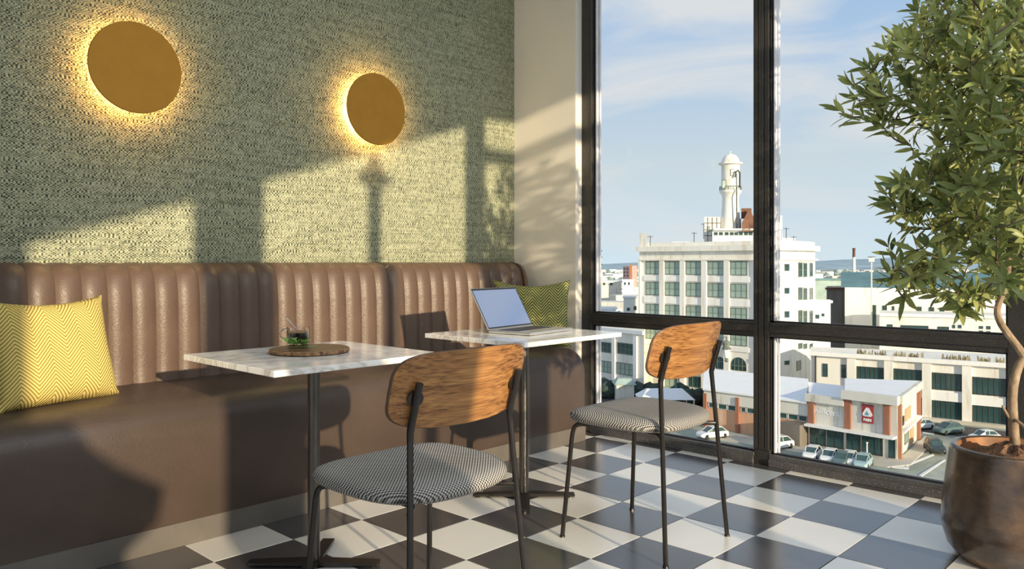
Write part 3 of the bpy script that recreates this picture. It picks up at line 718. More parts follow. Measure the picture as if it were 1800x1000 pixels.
# ground
bm = bmesh.new(); vs = [bm.verts.new(at(u, HY, d).to_2d().to_3d()+Vector((0, 0, GZ))) for u, d in ((-1500, 40), (3300, 40), (5200, 5000), (-3400, 5000))]; bm.faces.new(vs)
m, nt, b = new_mat('city_ground'); p = node(nt, 'ShaderNodeNewGeometry').outputs['Position']
n1 = noise(nt, p, .05, 6, .7); n2 = noise(nt, p, .35, 4, .6)
nt.links.new(ramp(nt, math_n(nt, 'ADD', math_n(nt, 'MULTIPLY', n1, .6), math_n(nt, 'MULTIPLY', n2, .4)), [(.36, (.22, .25, .205)), (.5, (.34, .365, .30)), (.66, (.52, .51, .44))]), b.inputs['Base Color']); b.inputs['Roughness'].default_value = .95
struct('ground', bm, m)
# hills on the horizon
bm = bmesh.new(); rr = random.Random(5); rings = []
for k in range(60):
    u = -500+k*60; hgt = 14+16*math.sin(k*.35+1)+rr.uniform(-5, 5)+8*math.sin(k*.9)
    a, c = at(u, HY, 2600), at(u, HY, 3400); rings.append([(a.x, a.y, GZ-1), (c.x, c.y, hgt+2), (c.x*1.2, c.y*1.2, GZ-1)])
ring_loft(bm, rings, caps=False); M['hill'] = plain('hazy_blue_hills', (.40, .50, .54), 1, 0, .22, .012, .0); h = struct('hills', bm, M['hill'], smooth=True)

# --- the old white department building with its tower
A, B, Cc, Dd = P2(1124, 163), P2(1347, 143.5), P2(1398, 147), P2(1433, 157)
R_ = building('corner_building', 'large weathered cream building with lighthouse tower and rows of green windows', A)
ztop = CAM_H+(HY-432)/F_PX*147
Em = P2(1418, 150.3)
body(R_, [A, B, Cc, Em, Dd, back(Dd, 30), back(A, 30)], GZ, ztop, 'cream_render')
F1 = Facade(R_, A, B); F2 = Facade(R_, B, Cc); F3 = Facade(R_, Cc, Em); F4 = Facade(R_, Em, Dd)
cols = [(1135.6, 1160.7), (1169, 1195.7), (1206, 1233), (1244.5, 1273), (1284, 1314)]
rows = [(459, 484), (498.5, 524), (541, 564), (585, 608)]
S_ = [(F1.px(a, HY)[0], F1.px(c, HY)[0]) for a, c in cols]
Z_ = [(F1.px(1299, v1)[1], F1.px(1299, v0)[1]) for v0, v1 in rows]
for z0, z1 in Z_:
    for a0, a1 in S_: F1.window(a0, a1, z0, z1, 3, 2)
ped = [0]+[(S_[i][1]+S_[i+1][0])/2 for i in range(4)]+[F1.len-1.2]
for a in ped: F1.part('pilaster', [(max(0, a-.55), a+.55, GZ, Z_[0][1]+.5)], 0, .45, 'cream_render')
for (z0, z1), (y0, y1) in zip(Z_, Z_[1:]+[(GZ+7, GZ+8)]): F1.part('spandrel', [(a0-.4, a1+.4, y1+.25, z0-.25) for a0, a1 in S_], 0, .22, 'white_render')
for nm, F_ in (('a', F1), ('b', F2), ('c', F3), ('d', F4)):
    zc = ztop
    F_.part('cornice', [(-.3, F_.len+.3, zc-.9, zc+.1)], 0, .9, 'cream_render'); F_.part('frieze', [(-.1, F_.len+.1, zc-2.7, zc-2.4)], 0, .55, 'cream_render')
    F_.part('parapet', [(0, F_.len, zc, zc+.9)], -.5, -.1, 'cream_render')
body(R_, [A, back(A, 2.5), back(A+F1.d*2.2, 2.5), A+F1.d*2.2], ztop, ztop+2.9, 'cream_render', 'corner_block')
# arched windows near the foot
def arch(F_, u0, u1, v0, v1):
    a0, a1, z0, z1 = F_.pxrect(u0, v0, u1, v1); bm = bmesh.new(); r = (a1-a0)/2; zc = z1-r
    pts = [(a0, z0), (a1, z0)]+[((a0+a1)/2+r*math.cos(q), zc+r*math.sin(q)) for q in (PI*i/10 for i in range(11))]
    ring_loft(bm, [[F_.pt(a, z, o) for a, z in pts] for o in (-.1, .08)]); w_ = obj('arched_window', bm, M['dark_pane'], R_)
    bm = bmesh.new()
    for i in range(1, 4): F_.slab(bm, a0+(a1-a0)*i/4-.05, a0+(a1-a0)*i/4+.05, z0, zc+r*.8, .06, .14)
    F_.slab(bm, a0, a1, zc-.06, zc+.06, .06, .14); obj('glazing_bars', bm, M['win_frame'], w_)
arch(F1, 1285, 1312, 628, 651); arch(F1, 1258, 1273, 627, 648)
for u0, u1 in ((1169, 1195), (1210, 1234), (1253, 1273), (1285, 1312)):
    a0, a1, z0, z1 = F1.pxrect(u0, 661, u1, 681); F1.window(a0, a1, z0, z1, 3, 1, 'win_frame', 'dark_pane' if u0 == 1210 else 'win_pane')
a0, a1, z0, z1 = F1.pxrect(1305, 632, 1309, 638)
# right flank and rounded corner
for v0, v1 in ((464, 476), (506, 516), (547, 558), (634, 641)): F2.window(*F2.pxrect(1379, v0, 1387, v1), 2, 1, 'dark_frame', 'dark_pane')
F2.part('pilaster', [(F2.px(1361, HY)[0], F2.px(1368, HY)[0], GZ, ztop-2.5)], 0, .35, 'cream_render')
for v0, v1 in ((461, 487), (505, 527), (545, 569), (603, 613)):
    F3.window(*F3.pxrect(1403, v0, 1410, v1), 1, 2, 'win_frame', 'dark_pane'); F3.window(*F3.pxrect(1412, v0+1, 1418, v1), 1, 2, 'win_frame', 'dark_pane')
    F4.window(*F4.pxrect(1423, v0+1, 1428, v1-1), 1, 2, 'win_frame', 'dark_pane')
for v0, v1 in ((634, 651),): F3.window(*F3.pxrect(1400, v0, 1407, v1), 1, 2, 'win_frame', 'dark_pane')
# roof structures
def roofbox(name, u0, u1, v0, v1, d, dep, mat, parent=R_, extra=None):
    a, c = P2(u0, d), P2(u1, d); zt = CAM_H+(HY-v0)/F_PX*d; zb = CAM_H+(HY-v1)/F_PX*d
    bm = bmesh.new(); o = parent.location; prism(bm, [(q.x-o.x, q.y-o.y) for q in (a, c, back(c, dep), back(a, dep))], zb-o.z, zt-o.z); return obj(name, bm, M[mat], parent)
pb = roofbox('plant_room', 1238, 1266, 381, 432, 155, 6, 'grey_render')
FP = Facade(R_, P2(1238, 155), P2(1266, 155))
for v in (392, 404, 414): FP.part('rail', [(0, FP.len, FP.px(1250, v)[1]-.06, FP.px(1250, v)[1]+.06)], 0, .08, 'dark_frame', pb)
for u in (1244, 1252, 1260): FP.part('rail', [(FP.px(u, HY)[0]-.05, FP.px(u, HY)[0]+.05, FP.px(u, 430)[1], FP.px(u, 382)[1])], 0, .08, 'dark_frame', pb)
FP.window(*FP.pxrect(1243, 398, 1248, 407), 1, 1, 'dark_frame', 'win_pane')
roofbox('penthouse', 1252, 1323, 403, 432, 153, 5, 'white_render'); roofbox('penthouse', 1262, 1303, 384, 404, 156, 5, 'white_render')
FQ = Facade(R_, P2(1252, 153), P2(1323, 153))
for u in (1255, 1264, 1274, 1283, 1291, 1299, 1308, 1316): FQ.window(*FQ.pxrect(u, 408, u+6.5, 413.5), 1, 1, 'dark_frame', 'dark_pane')
FQ.part('canopy', [(0, FQ.len, FQ.px(1280, 405)[1], FQ.px(1280, 402)[1])], 0, 1.0, 'cream_render')
o = R_.location
def gable(name, u0, u1, v0, v1, vr, d, dep, mat, wallm):
    a, c = P2(u0, d), P2(u1, d); mid_ = (a+c)/2; zz = lambda v: CAM_H+(HY-v)/F_PX*d-o.z
    bm = bmesh.new(); f = [(a, zz(v1)), (c, zz(v1)), (c, zz(v0)), (mid_, zz(vr)), (a, zz(v0))]
    ring_loft(bm, [[(back(p, q).x-o.x, back(p, q).y-o.y, z) for p, z in f] for q in (0, dep)]); return obj(name, bm, M[mat], R_)
gable('rusty_gable', 1304, 1330, 392, 407, 366, 152, 5, 'rust', 'rust'); roofbox('rusty_screen', 1303, 1321, 366, 384, 157.5, 1, 'rust')
roofbox('tank_house', 1349, 1375, 379, 432, 151, 8, 'white_render'); roofbox('vent_cap', 1356, 1364, 374, 379, 152, 1, 'dark_frame')
roofbox('roof_block', 1375, 1398, 418, 432, 152, 5, 'white_render'); roofbox('roof_block', 1182, 1235, 425, 432, 158, 3, 'white_render')
# lighthouse tower
TD = 156; tc_ = P2(1284, TD); k_ = TD/F_PX
def zt(v): return CAM_H+(HY-v)*k_-o.z
tw = obj('tower', (lambda bm: (lathe(bm, [(18*k_, zt(405)), (16*k_, zt(385)), (14.5*k_, zt(360)), (14*k_, zt(348)), (15.5*k_, zt(342)), (19*k_, zt(338)), (19*k_, zt(335)), (15.8*k_, zt(334)), (15.6*k_, zt(291)), (20.5*k_, zt(289)), (20.5*k_, zt(286.5)), (15.5*k_, zt(286)), (15*k_, zt(283)), (13.2*k_, zt(278)), (9.5*k_, zt(273.5)), (4*k_, zt(271)), (.6*k_, zt(270)), (.5*k_, zt(268)), (1.2*k_, zt(267.5)), (1.2*k_, zt(266)), (.2*k_, zt(265))], 28, (tc_.x-o.x, tc_.y-o.y)), bm)[1])(bmesh.new()), M['cream_render'], R_, smooth=True)
bm = bmesh.new()
for i in range(24):
    a = 2*PI*i/24; px_, py_ = tc_.x-o.x+18.5*k_*math.cos(a), tc_.y-o.y+18.5*k_*math.sin(a); box(bm, px_-.04, px_+.04, py_-.04, py_+.04, zt(335), zt(328))
lathe(bm, [(18.7*k_, zt(328.5)), (18.7*k_, zt(327.8)), (18.2*k_, zt(327.8)), (18.2*k_, zt(328.5))], 24, (tc_.x-o.x, tc_.y-o.y), caps=False); obj('gallery_rail', bm, M['win_frame'], tw)
FT = Facade(R_, P2(1264, TD-15.9*k_), P2(1304, TD-15.9*k_))
FT.window(*FT.pxrect(1270, 316, 1277, 331), 1, 1, 'dark_frame', 'win_pane', off=-.35); FT.window(*FT.pxrect(1284.5, 297, 1290, 309), 1, 2, 'win_frame', 'sign_white', off=.0); FT.part('slot', [FT.pxrect(1280, 284, 1288, 286)], -.4, .15, 'dark_frame')
bm = bmesh.new(); tube(bm, [FT.pt(FT.px(u, v)[0], FT.px(u, v)[1], .5) for u, v in ((1291, 312), (1292, 303), (1296, 300), (1299, 304), (1299, 330))], .18, 6); obj('dish_arm', bm, M['dark_frame'], R_)
bm = bmesh.new(); tube(bm, [FT.pt(FT.px(1293, 330)[0], FT.px(1293, 330)[1], .7), FT.pt(FT.px(1293, 404)[0], FT.px(1293, 404)[1], .9)], .12, 6); obj('drain_pipe', bm, M['dark_frame'], R_)
bm = bmesh.new(); rr = random.Random(2)
for u, v0, v1, dd in ((1143, 414, 432, 158), (1220, 408, 430, 157), (1237, 392, 420, 157), (1382, 400, 420, 150), (1395, 415, 428, 152)):
    a = at(u, v1, dd)-o; c = at(u, v0, dd)-o; tube(bm, [a, c], .07, 5); q = at(u-5, v0+2, dd)-o; e = at(u+5, v0+2, dd)-o; tube(bm, [q, e], .05, 5)
obj('antennas', bm, M['dark_frame'], R_)
ln = thing('wall_lantern', 'ornate grey lantern on the cream building behind the right chair', 'lantern', at(1277, 640, 141)); o2 = ln.location; kk = 141/F_PX
bm = bmesh.new(); zz = lambda v: at(1277, v, 141).z-o2.z
lathe(bm, [(1*kk, zz(637)), (4*kk, zz(634)), (2.5*kk, zz(631)), (3.5*kk, zz(629))], 8); lathe(bm, [(8*kk, zz(614)), (8.5*kk, zz(612)), (7*kk, zz(611))], 8); lathe(bm, [(8.5*kk, zz(603)), (7*kk, zz(601)), (2*kk, zz(598))], 8); tube(bm, [(0, 0, zz(611)), (0, 0, zz(603))], 6*kk, 8); obj('lantern_frame', bm, M['win_frame'], ln)
bm = bmesh.new(); lathe(bm, [(3.3*kk, zz(629)), (6.6*kk, zz(614))], 8); obj('lantern_glass', bm, M['sign_white'], ln)
bm = bmesh.new(); q = F1.A+F1.d*F1.px(1277, 607)[0]-o2; tube(bm, [(0, 0, zz(599)), (q.x, q.y, zz(599))], .12, 6); obj('bracket', bm, M['win_frame'], ln)

# --- low wing to the left
WA, WB = P2(1015, 166), P2(1132, 150)
W_ = building('low_wing', 'low cream wing with dark barred windows left of the right chair back', WA); zw = CAM_H+(HY-580)/F_PX*156
body(W_, [WA, WB, back(WB, 14), back(WA, 14)], GZ, zw, 'cream_render'); FW_ = Facade(W_, WA, WB)
for r in ((1050, 601, 1075, 619), (1085, 603, 1115, 623), (1050, 634, 1075, 654), (1084, 638, 1114, 659)): FW_.window(*FW_.pxrect(*r), 4, 2, 'win_frame', 'dark_pane' if r[1] < 610 else 'win_pane')
for u in (1080, 1118, 1047): a = FW_.px(u, HY)[0]; FW_.part('pilaster', [(a-.45, a+.45, GZ, zw)], 0, .4, 'white_render')
FW_.part('parapet', [(-.2, FW_.len+.2, zw-.4, zw+.3)], 0, .6, 'white_roof')

# --- long two-storey block on the right
MA, MB = P2(1425, 135), P2(1800, 117.5)
Mb = building('long_block', 'long stained cream block with wide dark windows between flat piers', MA); zm = CAM_H-15.4
body(Mb, [MA, MB, back(MB, 16), back(MA, 9)], GZ, zm, 'cream_render'); FM = Facade(Mb, MA, MB)
for r in ((1506, 645, 1555, 670), (1570, 649, 1622, 677), (1637, 656, 1691, 686), (1709, 664, 1768, 695), (1507, 690, 1555, 722), (1572, 694, 1622, 728), (1637, 700, 1691, 738), (1709, 705, 1768, 748)):
    a0, a1, z0, z1 = FM.pxrect(*r); FM.window(a0, a1, z0, z1, 6, 1, 'dark_frame', 'dark_pane')
for r in ((1446, 639, 1455, 662), (1479, 641, 1487, 664)): FM.window(*FM.pxrect(*r), 1, 2, 'dark_frame', 'dark_pane')
for u in (1497, 1562.5, 1629.5, 1700, 1780): a = FM.px(u, HY)[0]; FM.part('pier', [(a-.65, a+.65, GZ, zm-.2)], 0, .5, 'cream_render')
FM.part('parapet', [(-.2, FM.len, zm-.5, zm+.2)], 0, .7, 'white_render')
for u0, u1 in ((1502, 1557), (1568, 1624), (1634, 1694), (1706, 1774)):
    zb = FM.px((u0+u1)/2, 690 if u0 < 1600 else 697)[1]; FM.part('spandrel', [(FM.px(u0, HY)[0], FM.px(u1, HY)[0], FM.px((u0+u1)/2, (u0-1502)*.12+671)[1]-1.6, FM.px((u0+u1)/2, (u0-1502)*.12+671)[1]-.2)], 0, .25, 'white_render')
FM.part('drain_pipe', [(FM.px(1434, HY)[0]-.1, FM.px(1434, HY)[0]+.1, GZ, zm)], 0, .3, 'dark_frame')
bm = bmesh.new(); rr = random.Random(9)
for u0, u1 in ((1505, 1530), (1532, 1556), (1570, 1592), (1596, 1622), (1655, 1680), (1682, 1704), (1718, 1740), (1750, 1766)):
    a0, a1 = FM.px(u0, HY)[0], FM.px(u1, HY)[0]
    for k in range(26):
        a = rr.uniform(a0, a1); hh = rr.uniform(.3, 1.0); w0 = rr.uniform(.06, .16); of = rr.uniform(-1.2, -.2); ring_loft(bm, [[FM.pt(a-w0, zm+.1, of), FM.pt(a+w0, zm+.1, of), FM.pt(a, zm+.1, of-w0)], [FM.pt(a-.02+rr.uniform(-.2, .2), zm+hh, of), FM.pt(a+.02, zm+hh, of), FM.pt(a, zm+hh, of-.03)]])
M['dry_grass'] = plain('dry_grass', (.36, .30, .17), .9, 0, .4, .8); o = obj('roof_weeds', bm, M['dry_grass'], Mb); o['kind'] = 'stuff'
FM.part('kerb', [(0, FM.len, GZ, GZ+.5)], 0, 1.2, 'pave')

# --- buildings between the transom and the skyline, right
NA, NB = P2(1485, 176), P2(1800, 160)
Nb = building('long_hall', 'long white hall under a teal roof behind the shrub leaves', NA); zn = CAM_H-(505-HY)/F_PX*176
body(Nb, [NA, NB, back(NB, 40), back(NA, 40)], GZ, zn, 'white_render'); FN = Facade(Nb, NA, NB); o = Nb.location
bm = bmesh.new(); ring_loft(bm, [[(p.x-o.x, p.y-o.y, z-o.z) for p, z in ((e, zn), (back(e, 22), zn+3.2), (back(e, 41), zn))] for e in (NA-FN.d*.8, NB)]); obj('roof', bm, M['teal_roof'], Nb)
FN.window(*FN.pxrect(1532, 536, 1540, 574), 1, 3, 'dark_frame', 'dark_pane')
for r in ((1551, 537, 1559, 549), (1568, 538, 1572, 547), (1612, 539, 1620, 548), (1633, 540, 1642, 549), (1652, 541, 1660, 551)): FN.window(*FN.pxrect(*r), 1, 1, 'dark_frame', 'dark_pane')
KA, KB = P2(1546, 157), P2(1800, 148); Kb = building('stepped_annex', 'low stained annex with small dark windows just above the transom', KA); zk = CAM_H-(552-HY)/F_PX*157
body(Kb, [KA, KB, back(KB, 14), back(KA, 14)], GZ, zk, 'cream_render'); FK = Facade(Kb, KA, KB); FK.part('parapet', [(0, FK.len, zk-.4, zk+.2)], 0, .4, 'white_render')
for r, nx in (((1559, 570, 1569, 576), 1), ((1583, 572, 1632, 580), 3), ((1648, 574, 1668, 582), 2), ((1674, 571, 1679, 577), 1), ((1684, 571, 1690, 577), 1), ((1721, 573, 1728, 578), 1), ((1734, 573, 1741, 579), 1), ((1721, 581, 1728, 586), 1), ((1734, 582, 1741, 587), 1)): FK.window(*FK.pxrect(*r), nx, 1, 'dark_frame', 'dark_pane')
def simple_house(name, label, u0, u1, v0, d, dep, mat, wins=(), roof=None, d1=None, vb=None):
    a, c = P2(u0, d), P2(u1, d1 or d); r = building(name, label, a); z = CAM_H-(v0-HY)/F_PX*d
    body(r, [a, c, back(c, dep), back(a, dep)], GZ, z, mat); f = Facade(r, a, c)
    for q in wins: f.window(*f.pxrect(*q), 2, 1, 'dark_frame', 'dark_pane')
    f.part('roof_edge', [(-.3, f.len+.3, z-.3, z+.25)], -.2, .4, roof or 'white_roof'); return r
simple_house('teal_shed', 'weathered teal sheet shed behind the rounded building corner', 1430, 1486, 491, 270, 20, 'teal_shed', (), 'teal_roof')
simple_house('grey_warehouse', 'dark stone warehouse left of the long white hall', 1453, 1490, 507, 215, 25, 'stone_wall', (), 'rust')
simple_house('white_lean_to', 'white lean-to with sloping roof beside the rounded building corner', 1428, 1460, 530, 165, 10, 'white_render', ((1432, 553, 1440, 560), (1444, 551, 1449, 556)))
simple_house('red_roofed_row', 'red brown roofed row in the distance by the chimney', 1508, 1640, 479, 330, 25, 'red_brick', ((1515, 482, 1519, 486), (1535, 482, 1540, 486)), 'red_brick')
ch = thing('chimney_stack', 'slim cream chimney stack rising above the teal roof', 'chimney', at(1501, HY, 215).to_2d().to_3d()+Vector((0, 0, GZ))); k2 = 215/F_PX; zc = lambda v: at(1501, v, 215).z-GZ
bm = bmesh.new(); lathe(bm, [(4*k2, 0), (3.3*k2, zc(488)), (2.6*k2, zc(452))], 12); obj('shaft', bm, M['cream_render'], ch, smooth=True)
bm = bmesh.new(); lathe(bm, [(2.5*k2, zc(452)), (2.3*k2, zc(438)), (2.8*k2, zc(437.5)), (2.8*k2, zc(436))], 12); obj('crown', bm, M['rust'], ch, smooth=True)
ma = thing('flood_mast', 'thin mast with square floodlight head left of the leaves', 'mast', P2(1532, 170)+Vector((0, 0, GZ))); zc = lambda v: at(1532, v, 170).z-GZ
bm = bmesh.new(); lathe(bm, [(.2, 0), (.14, zc(460))], 8); obj('pole', bm, M['grey_render'], ma); obj('head', bbox(-.45, .45, -.45, .45, zc(460), zc(452)), M['sign_white'], ma); obj('cap', bbox(-.6, .6, -.6, .6, zc(452), zc(451)), M['dark_frame'], ma)

# --- orange brick shed and shop in front
EA, EB = P2(1238, 119.5), P2(1421, 108)
Eb = building('brick_shed', 'orange brick shed with long white roof and dark window strip', EA); ze = CAM_H-19.35
body(Eb, [EA, EB, back(EB, 20), back(EA, 20)], GZ, ze, 'orange_brick'); FE = Facade(Eb, EA, EB); o = Eb.location
bm = bmesh.new(); ring_loft(bm, [[(p.x-o.x, p.y-o.y, z-o.z) for p, z in ((e+FE.n*.5, ze), (e+FE.n*.5, ze+.25), (back(e, 9), ze+2.1), (back(e, 20), ze+.2), (back(e, 20), ze))] for e in (EA, EB)]); obj('roof', bm, M['white_roof'], Eb)
FE.part('render_band', [(0, FE.len, ze-1.75, ze)], 0, .18, 'grey_render'); zs0, zs1 = ze-2.55, ze-1.8
for u0, u1 in ((1246, 1262), (1263, 1278), (1280, 1294), (1303, 1311), (1313, 1326), (1329, 1342), (1344, 1358), (1367.5, 1384), (1386, 1402.5), (1404.5, 1419)): FE.window(FE.px(u0, HY)[0], FE.px(u1, HY)[0], zs0, zs1, 1, 1, 'sign_white', 'dark_pane')
for u in (1241, 1297.5, 1363): a = FE.px(u, HY)[0]; FE.part('brick_pier', [(a-.27, a+.27, GZ, ze-.5)], 0, .4, 'red_brick')
FE.part('porch', [(FE.px(1385, HY)[0], FE.px(1420, HY)[0], GZ, GZ+2.9)], 0, 2.5, 'stone_wall')
SA, SB = P2(1421, 107.8), P2(1577, 99.3); Sc = P2(1614, 112)
Sb = building('corner_shop', 'grey rendered corner shop with brick piers and a red sign', SA)
za, zb = CAM_H-18.1, CAM_H-17.0; FS = Facade(Sb, SA, SB); a_m = FS.px(1485, HY)[0]; Sm = SA+FS.d*a_m
body(Sb, [SA, Sm, back(Sm, 11), back(SA, 11)], GZ, za, 'grey_render'); body(Sb, [Sm, SB, Sc, back(Sm, 11)], GZ, zb, 'grey_render'); o = Sb.location
FS.part('parapet', [(-.3, a_m, za-.9, za+.15)], 0, .5, 'grey_render'); FS.part('parapet', [(a_m-.2, FS.len+.3, zb-1.0, zb+.15)], 0, .8, 'grey_render')
body(Sb, [Sm, SB, Sc, back(Sm, 11)], zb+.1, zb+.16, 'white_roof', 'flat_roof'); body(Sb, [SA, Sm, back(Sm, 11), back(SA, 11)], za+.1, za+.16, 'white_roof', 'flat_roof')
for u, z in ((1427, za-.9), (1491, zb-1.0), (1559.5, zb-1.0)): a = FS.px(u, HY)[0]; FS.part('brick_pier', [(a-.42, a+.42, GZ+2.8, z)], 0, .35, 'red_brick')
FS.part('canopy', [(0, FS.len, GZ+2.75, GZ+3.05)], 0, 1.3, 'white_render')
for u0, u1, nx in ((1424, 1452, 2), (1454, 1483, 2), (1488, 1513, 2), (1515, 1552, 3), (1562, 1574, 1)): FS.window(FS.px(u0, HY)[0], FS.px(u1, HY)[0], GZ+.2, GZ+2.7, nx, 1, 'dark_frame', 'dark_pane')
FD = Facade(Sb, SB, Sc); FD.part('brick_pier', [(.3, 1.2, GZ, zb-1.0), (FD.len-1.3, FD.len-.2, GZ, zb-.8)], 0, .4, 'red_brick'); FD.part('canopy', [(1.2, FD.len-1.3, GZ+3.2, GZ+3.5)], 0, .7, 'white_render')
FD.window(1.8, 4.4, GZ+3.8, GZ+5.0, 3, 1, 'dark_frame', 'dark_pane'); FD.window(5, 8, GZ+1, GZ+3, 3, 1, 'win_frame', 'win_pane'); FD.part('brick_panel', [(9, 11.5, GZ+.3, GZ+3), (5.2, 9, GZ+4, GZ+5.6)], 0, .15, 'orange_brick'); FD.part('parapet', [(0, FD.len, zb-.9, zb+.15)], 0, .6, 'grey_render')
# the sign and the wall lettering
ga0, ga1, gz0, gz1 = FS.pxrect(1515.5, 711, 1535.5, 743.5)
sgn = FS.part('sign_board', [(ga0, ga1, gz0, gz1)], 0, .14, 'sign_red'); W0, H0 = ga1-ga0, gz1-gz0
def tri(bm, ca, cz, s, o0, o1, n=8):
    pts = []
    for k in range(3):
        a = PI/2+k*2*PI/3; cxx, czz = ca+.62*s*math.cos(a), cz+.62*s*math.sin(a)
        for i in range(n): q = a-PI/3+2*PI/3*i/(n-1); pts.append((cxx+.38*s*math.cos(q), czz+.38*s*math.sin(q)))
    ring_loft(bm, [[FS.pt(a, z, oo) for a, z in pts] for oo in (o0, o1)])
ca, cz = (ga0+ga1)/2, gz0+H0*.56
bm = bmesh.new(); tri(bm, ca, cz, W0*.47, .13, .19); obj('emblem', bm, M['sign_white'], sgn)
bm = bmesh.new()
for pts in ([(-.05, -.28), (-.02, .26), (.24, -.20)], [(-.09, -.24), (-.09, .14), (-.26, -.20)], [(-.30, -.27), (.27, -.27), (.18, -.34), (-.22, -.34)]):
    ring_loft(bm, [[FS.pt(ca+a*W0*.62, cz+z*W0*.62, oo) for a, z in pts] for oo in (.18, .22)])
obj('emblem_sail', bm, M['sign_blue'], sgn)
def text(name, body_, ca, cz, size, mat, parent, F_, off, bold=0):
    cu = bpy.data.curves.new(name, 'FONT'); cu.body = body_; cu.size = size; cu.align_x = 'CENTER'; cu.align_y = 'CENTER'; cu.extrude = .02; cu.offset = bold; tmp = bpy.data.objects.new(name, cu); C.objects.link(tmp); bpy.context.view_layer.update()
    me = bpy.data.meshes.new_from_object(tmp.evaluated_get(bpy.context.evaluated_depsgraph_get())); bpy.data.objects.remove(tmp); me.materials.clear()
    ob = link(name, me, M[mat]); ob.parent = parent; ob.location = F_.pt(ca, cz, off)
    X, Z = F_.d, Vector((0, 0, 1)); Y = F_.n
    if X.cross(Z).dot(Y) < 0: X = -X
    ob.rotation_euler = Matrix((X, Z, X.cross(Z))).transposed().to_euler(); return ob
text('sign_lettering', 'BAJM', ca, gz0+H0*.17, W0*.30, 'sign_white', sgn, FS, .16, .035)
a0, z0 = FS.px(1453, 724); text('wall_lettering', 'millicenu', a0, z0, 1.15, 'sign_white', Sb, FS, .03, .02)

# --- streets
def ground_patch(name, pts, mat, z=.04):
    bm = bmesh.new(); vs = []
    P = []
    for u, v in pts: d = 25*F_PX/(v-HY); q = P2(u, d); P.append((q.x, q.y))
    prism(bm, P, GZ-.3, GZ+z); o = obj(name, bm, M[mat]); o['kind'] = 'structure'; return o
ground_patch('pavement', [(1225, 757), (1421, 784), (1485, 792), (1560, 808), (1590, 800), (1625, 768), (1650, 772), (1600, 818), (1560, 822), (1420, 798), (1225, 768)], 'pave', .12)
ground_patch('dark_street', [(1600, 738), (1780, 760), (1860, 790), (1860, 815), (1690, 768), (1612, 757)], 'dark_ground', .03)
ground_patch('parking', [(1225, 768), (1420, 799), (1560, 823), (1560, 850), (1225, 800)], 'asphalt', .05)
ground_patch('dark_street', [(1010, 672), (1235, 690), (1235, 735), (1010, 705)], 'dark_ground', .03)
for pts in ([(1622, 760), (1642, 763), (1642, 764), (1622, 761.5)], [(1590, 818), (1640, 798), (1642, 800), (1594, 820)], [(1568, 822), (1572, 818), (1598, 822), (1597, 825)], [(1615, 836), (1660, 808), (1662, 809.5), (1620, 838)]): ground_patch('road_marking', pts, 'line', .07)
# --- cars
def car_meshes(paint):
    bm = bmesh.new(); rings = []
    st = [(-2.1, .55, .72, .30), (-2.0, .78, .86, .25), (-1.2, .88, .92, .22), (-.2, .9, .93, .22), (1.0, .89, .90, .22), (1.85, .82, .74, .25), (2.1, .60, .60, .32)]
    for x, hw, zt_, zb_ in st: rings.append([(x, -hw, zb_), (x, hw, zb_), (x, hw*1.0, zt_*.82), (x, hw*.9, zt_), (x, -hw*.9, zt_), (x, -hw, zt_*.82)])
    ring_loft(bm, rings); me1 = bpy.data.meshes.new('car_body'); bmesh.ops.recalc_face_normals(bm, faces=bm.faces); bmesh.ops.bevel(bm, geom=list(bm.edges), offset=.05, segments=1, affect='EDGES'); bm.to_mesh(me1); bm.free(); me1.materials.append(paint)
    bm = bmesh.new(); rings = []
    for x, hw, z0, z1 in ((-1.75, .70, .86, .90), (-1.15, .72, .88, 1.36), (-.2, .72, .9, 1.43), (.35, .70, .9, 1.38), (1.15, .70, .86, .90)): rings.append([(x, -hw, z0), (x, hw, z0), (x, hw*.82, z1), (x, -hw*.82, z1)])
    ring_loft(bm, rings); me2 = bpy.data.meshes.new('cabin_glass'); bmesh.ops.recalc_face_normals(bm, faces=bm.faces); bm.to_mesh(me2); bm.free(); me2.materials.append(M['car_glass'])
    bm = bmesh.new(); box(bm, -1.12, .33, -.58, .58, 1.37, 1.46, .03)
    for s in (-1, 1):
        for x0, z0, x1, z1 in ((-1.72, .9, -1.12, 1.40), (.32, 1.40, 1.12, .9), (-.28, .9, -.28, 1.42)): tube(bm, [(x0, s*.70, z0), (x1, s*.585, z1)], .045, 5)
    me3 = bpy.data.meshes.new('car_roof'); bm.to_mesh(me3); bm.free(); me3.materials.append(paint)
    return me1, me2, me3
bm = bmesh.new(); ring_loft(bm, [[(r*math.cos(2*PI*i/14), y, r*math.sin(2*PI*i/14)) for i in range(14)] for r, y in ((.2, -.1), (.31, -.1), (.32, -.06), (.32, .06), (.31, .1), (.2, .1))]); wme = bpy.data.meshes.new('wheel'); bm.to_mesh(wme); bm.free(); wme.materials.append(M['tyre'])
PAINT = {}
def car(u, v, ang, col, label, s=1.0):
    if col not in PAINT: PAINT[col] = car_meshes(plain('car_paint', col, .25, 0, .03, .5))
    d = 25*F_PX/(v-HY); p = P2(u, d); r = thing('car', label, 'car', Vector((p.x, p.y, GZ+.08)), AZ+math.radians(ang), 'cars in the street below'); r.scale = (s, s, s)
    for nme, me in zip(('body', 'windows', 'roof'), PAINT[col]): o = bpy.data.objects.new(nme, me); C.objects.link(o); o.parent = r
    for x in (-1.3, 1.3):
        for y in (-.78, .78): o = bpy.data.objects.new('wheel', wme); C.objects.link(o); o.parent = r; o.location = (x, y, .32)
WHT = (.80, .80, .78); PBL = (.36, .50, .52); DRK = (.035, .045, .045); TEA = (.10, .16, .16)
car(1366, 789, 118, WHT, 'white car at the left end behind the mullion, beside the shed wall', 1.15)
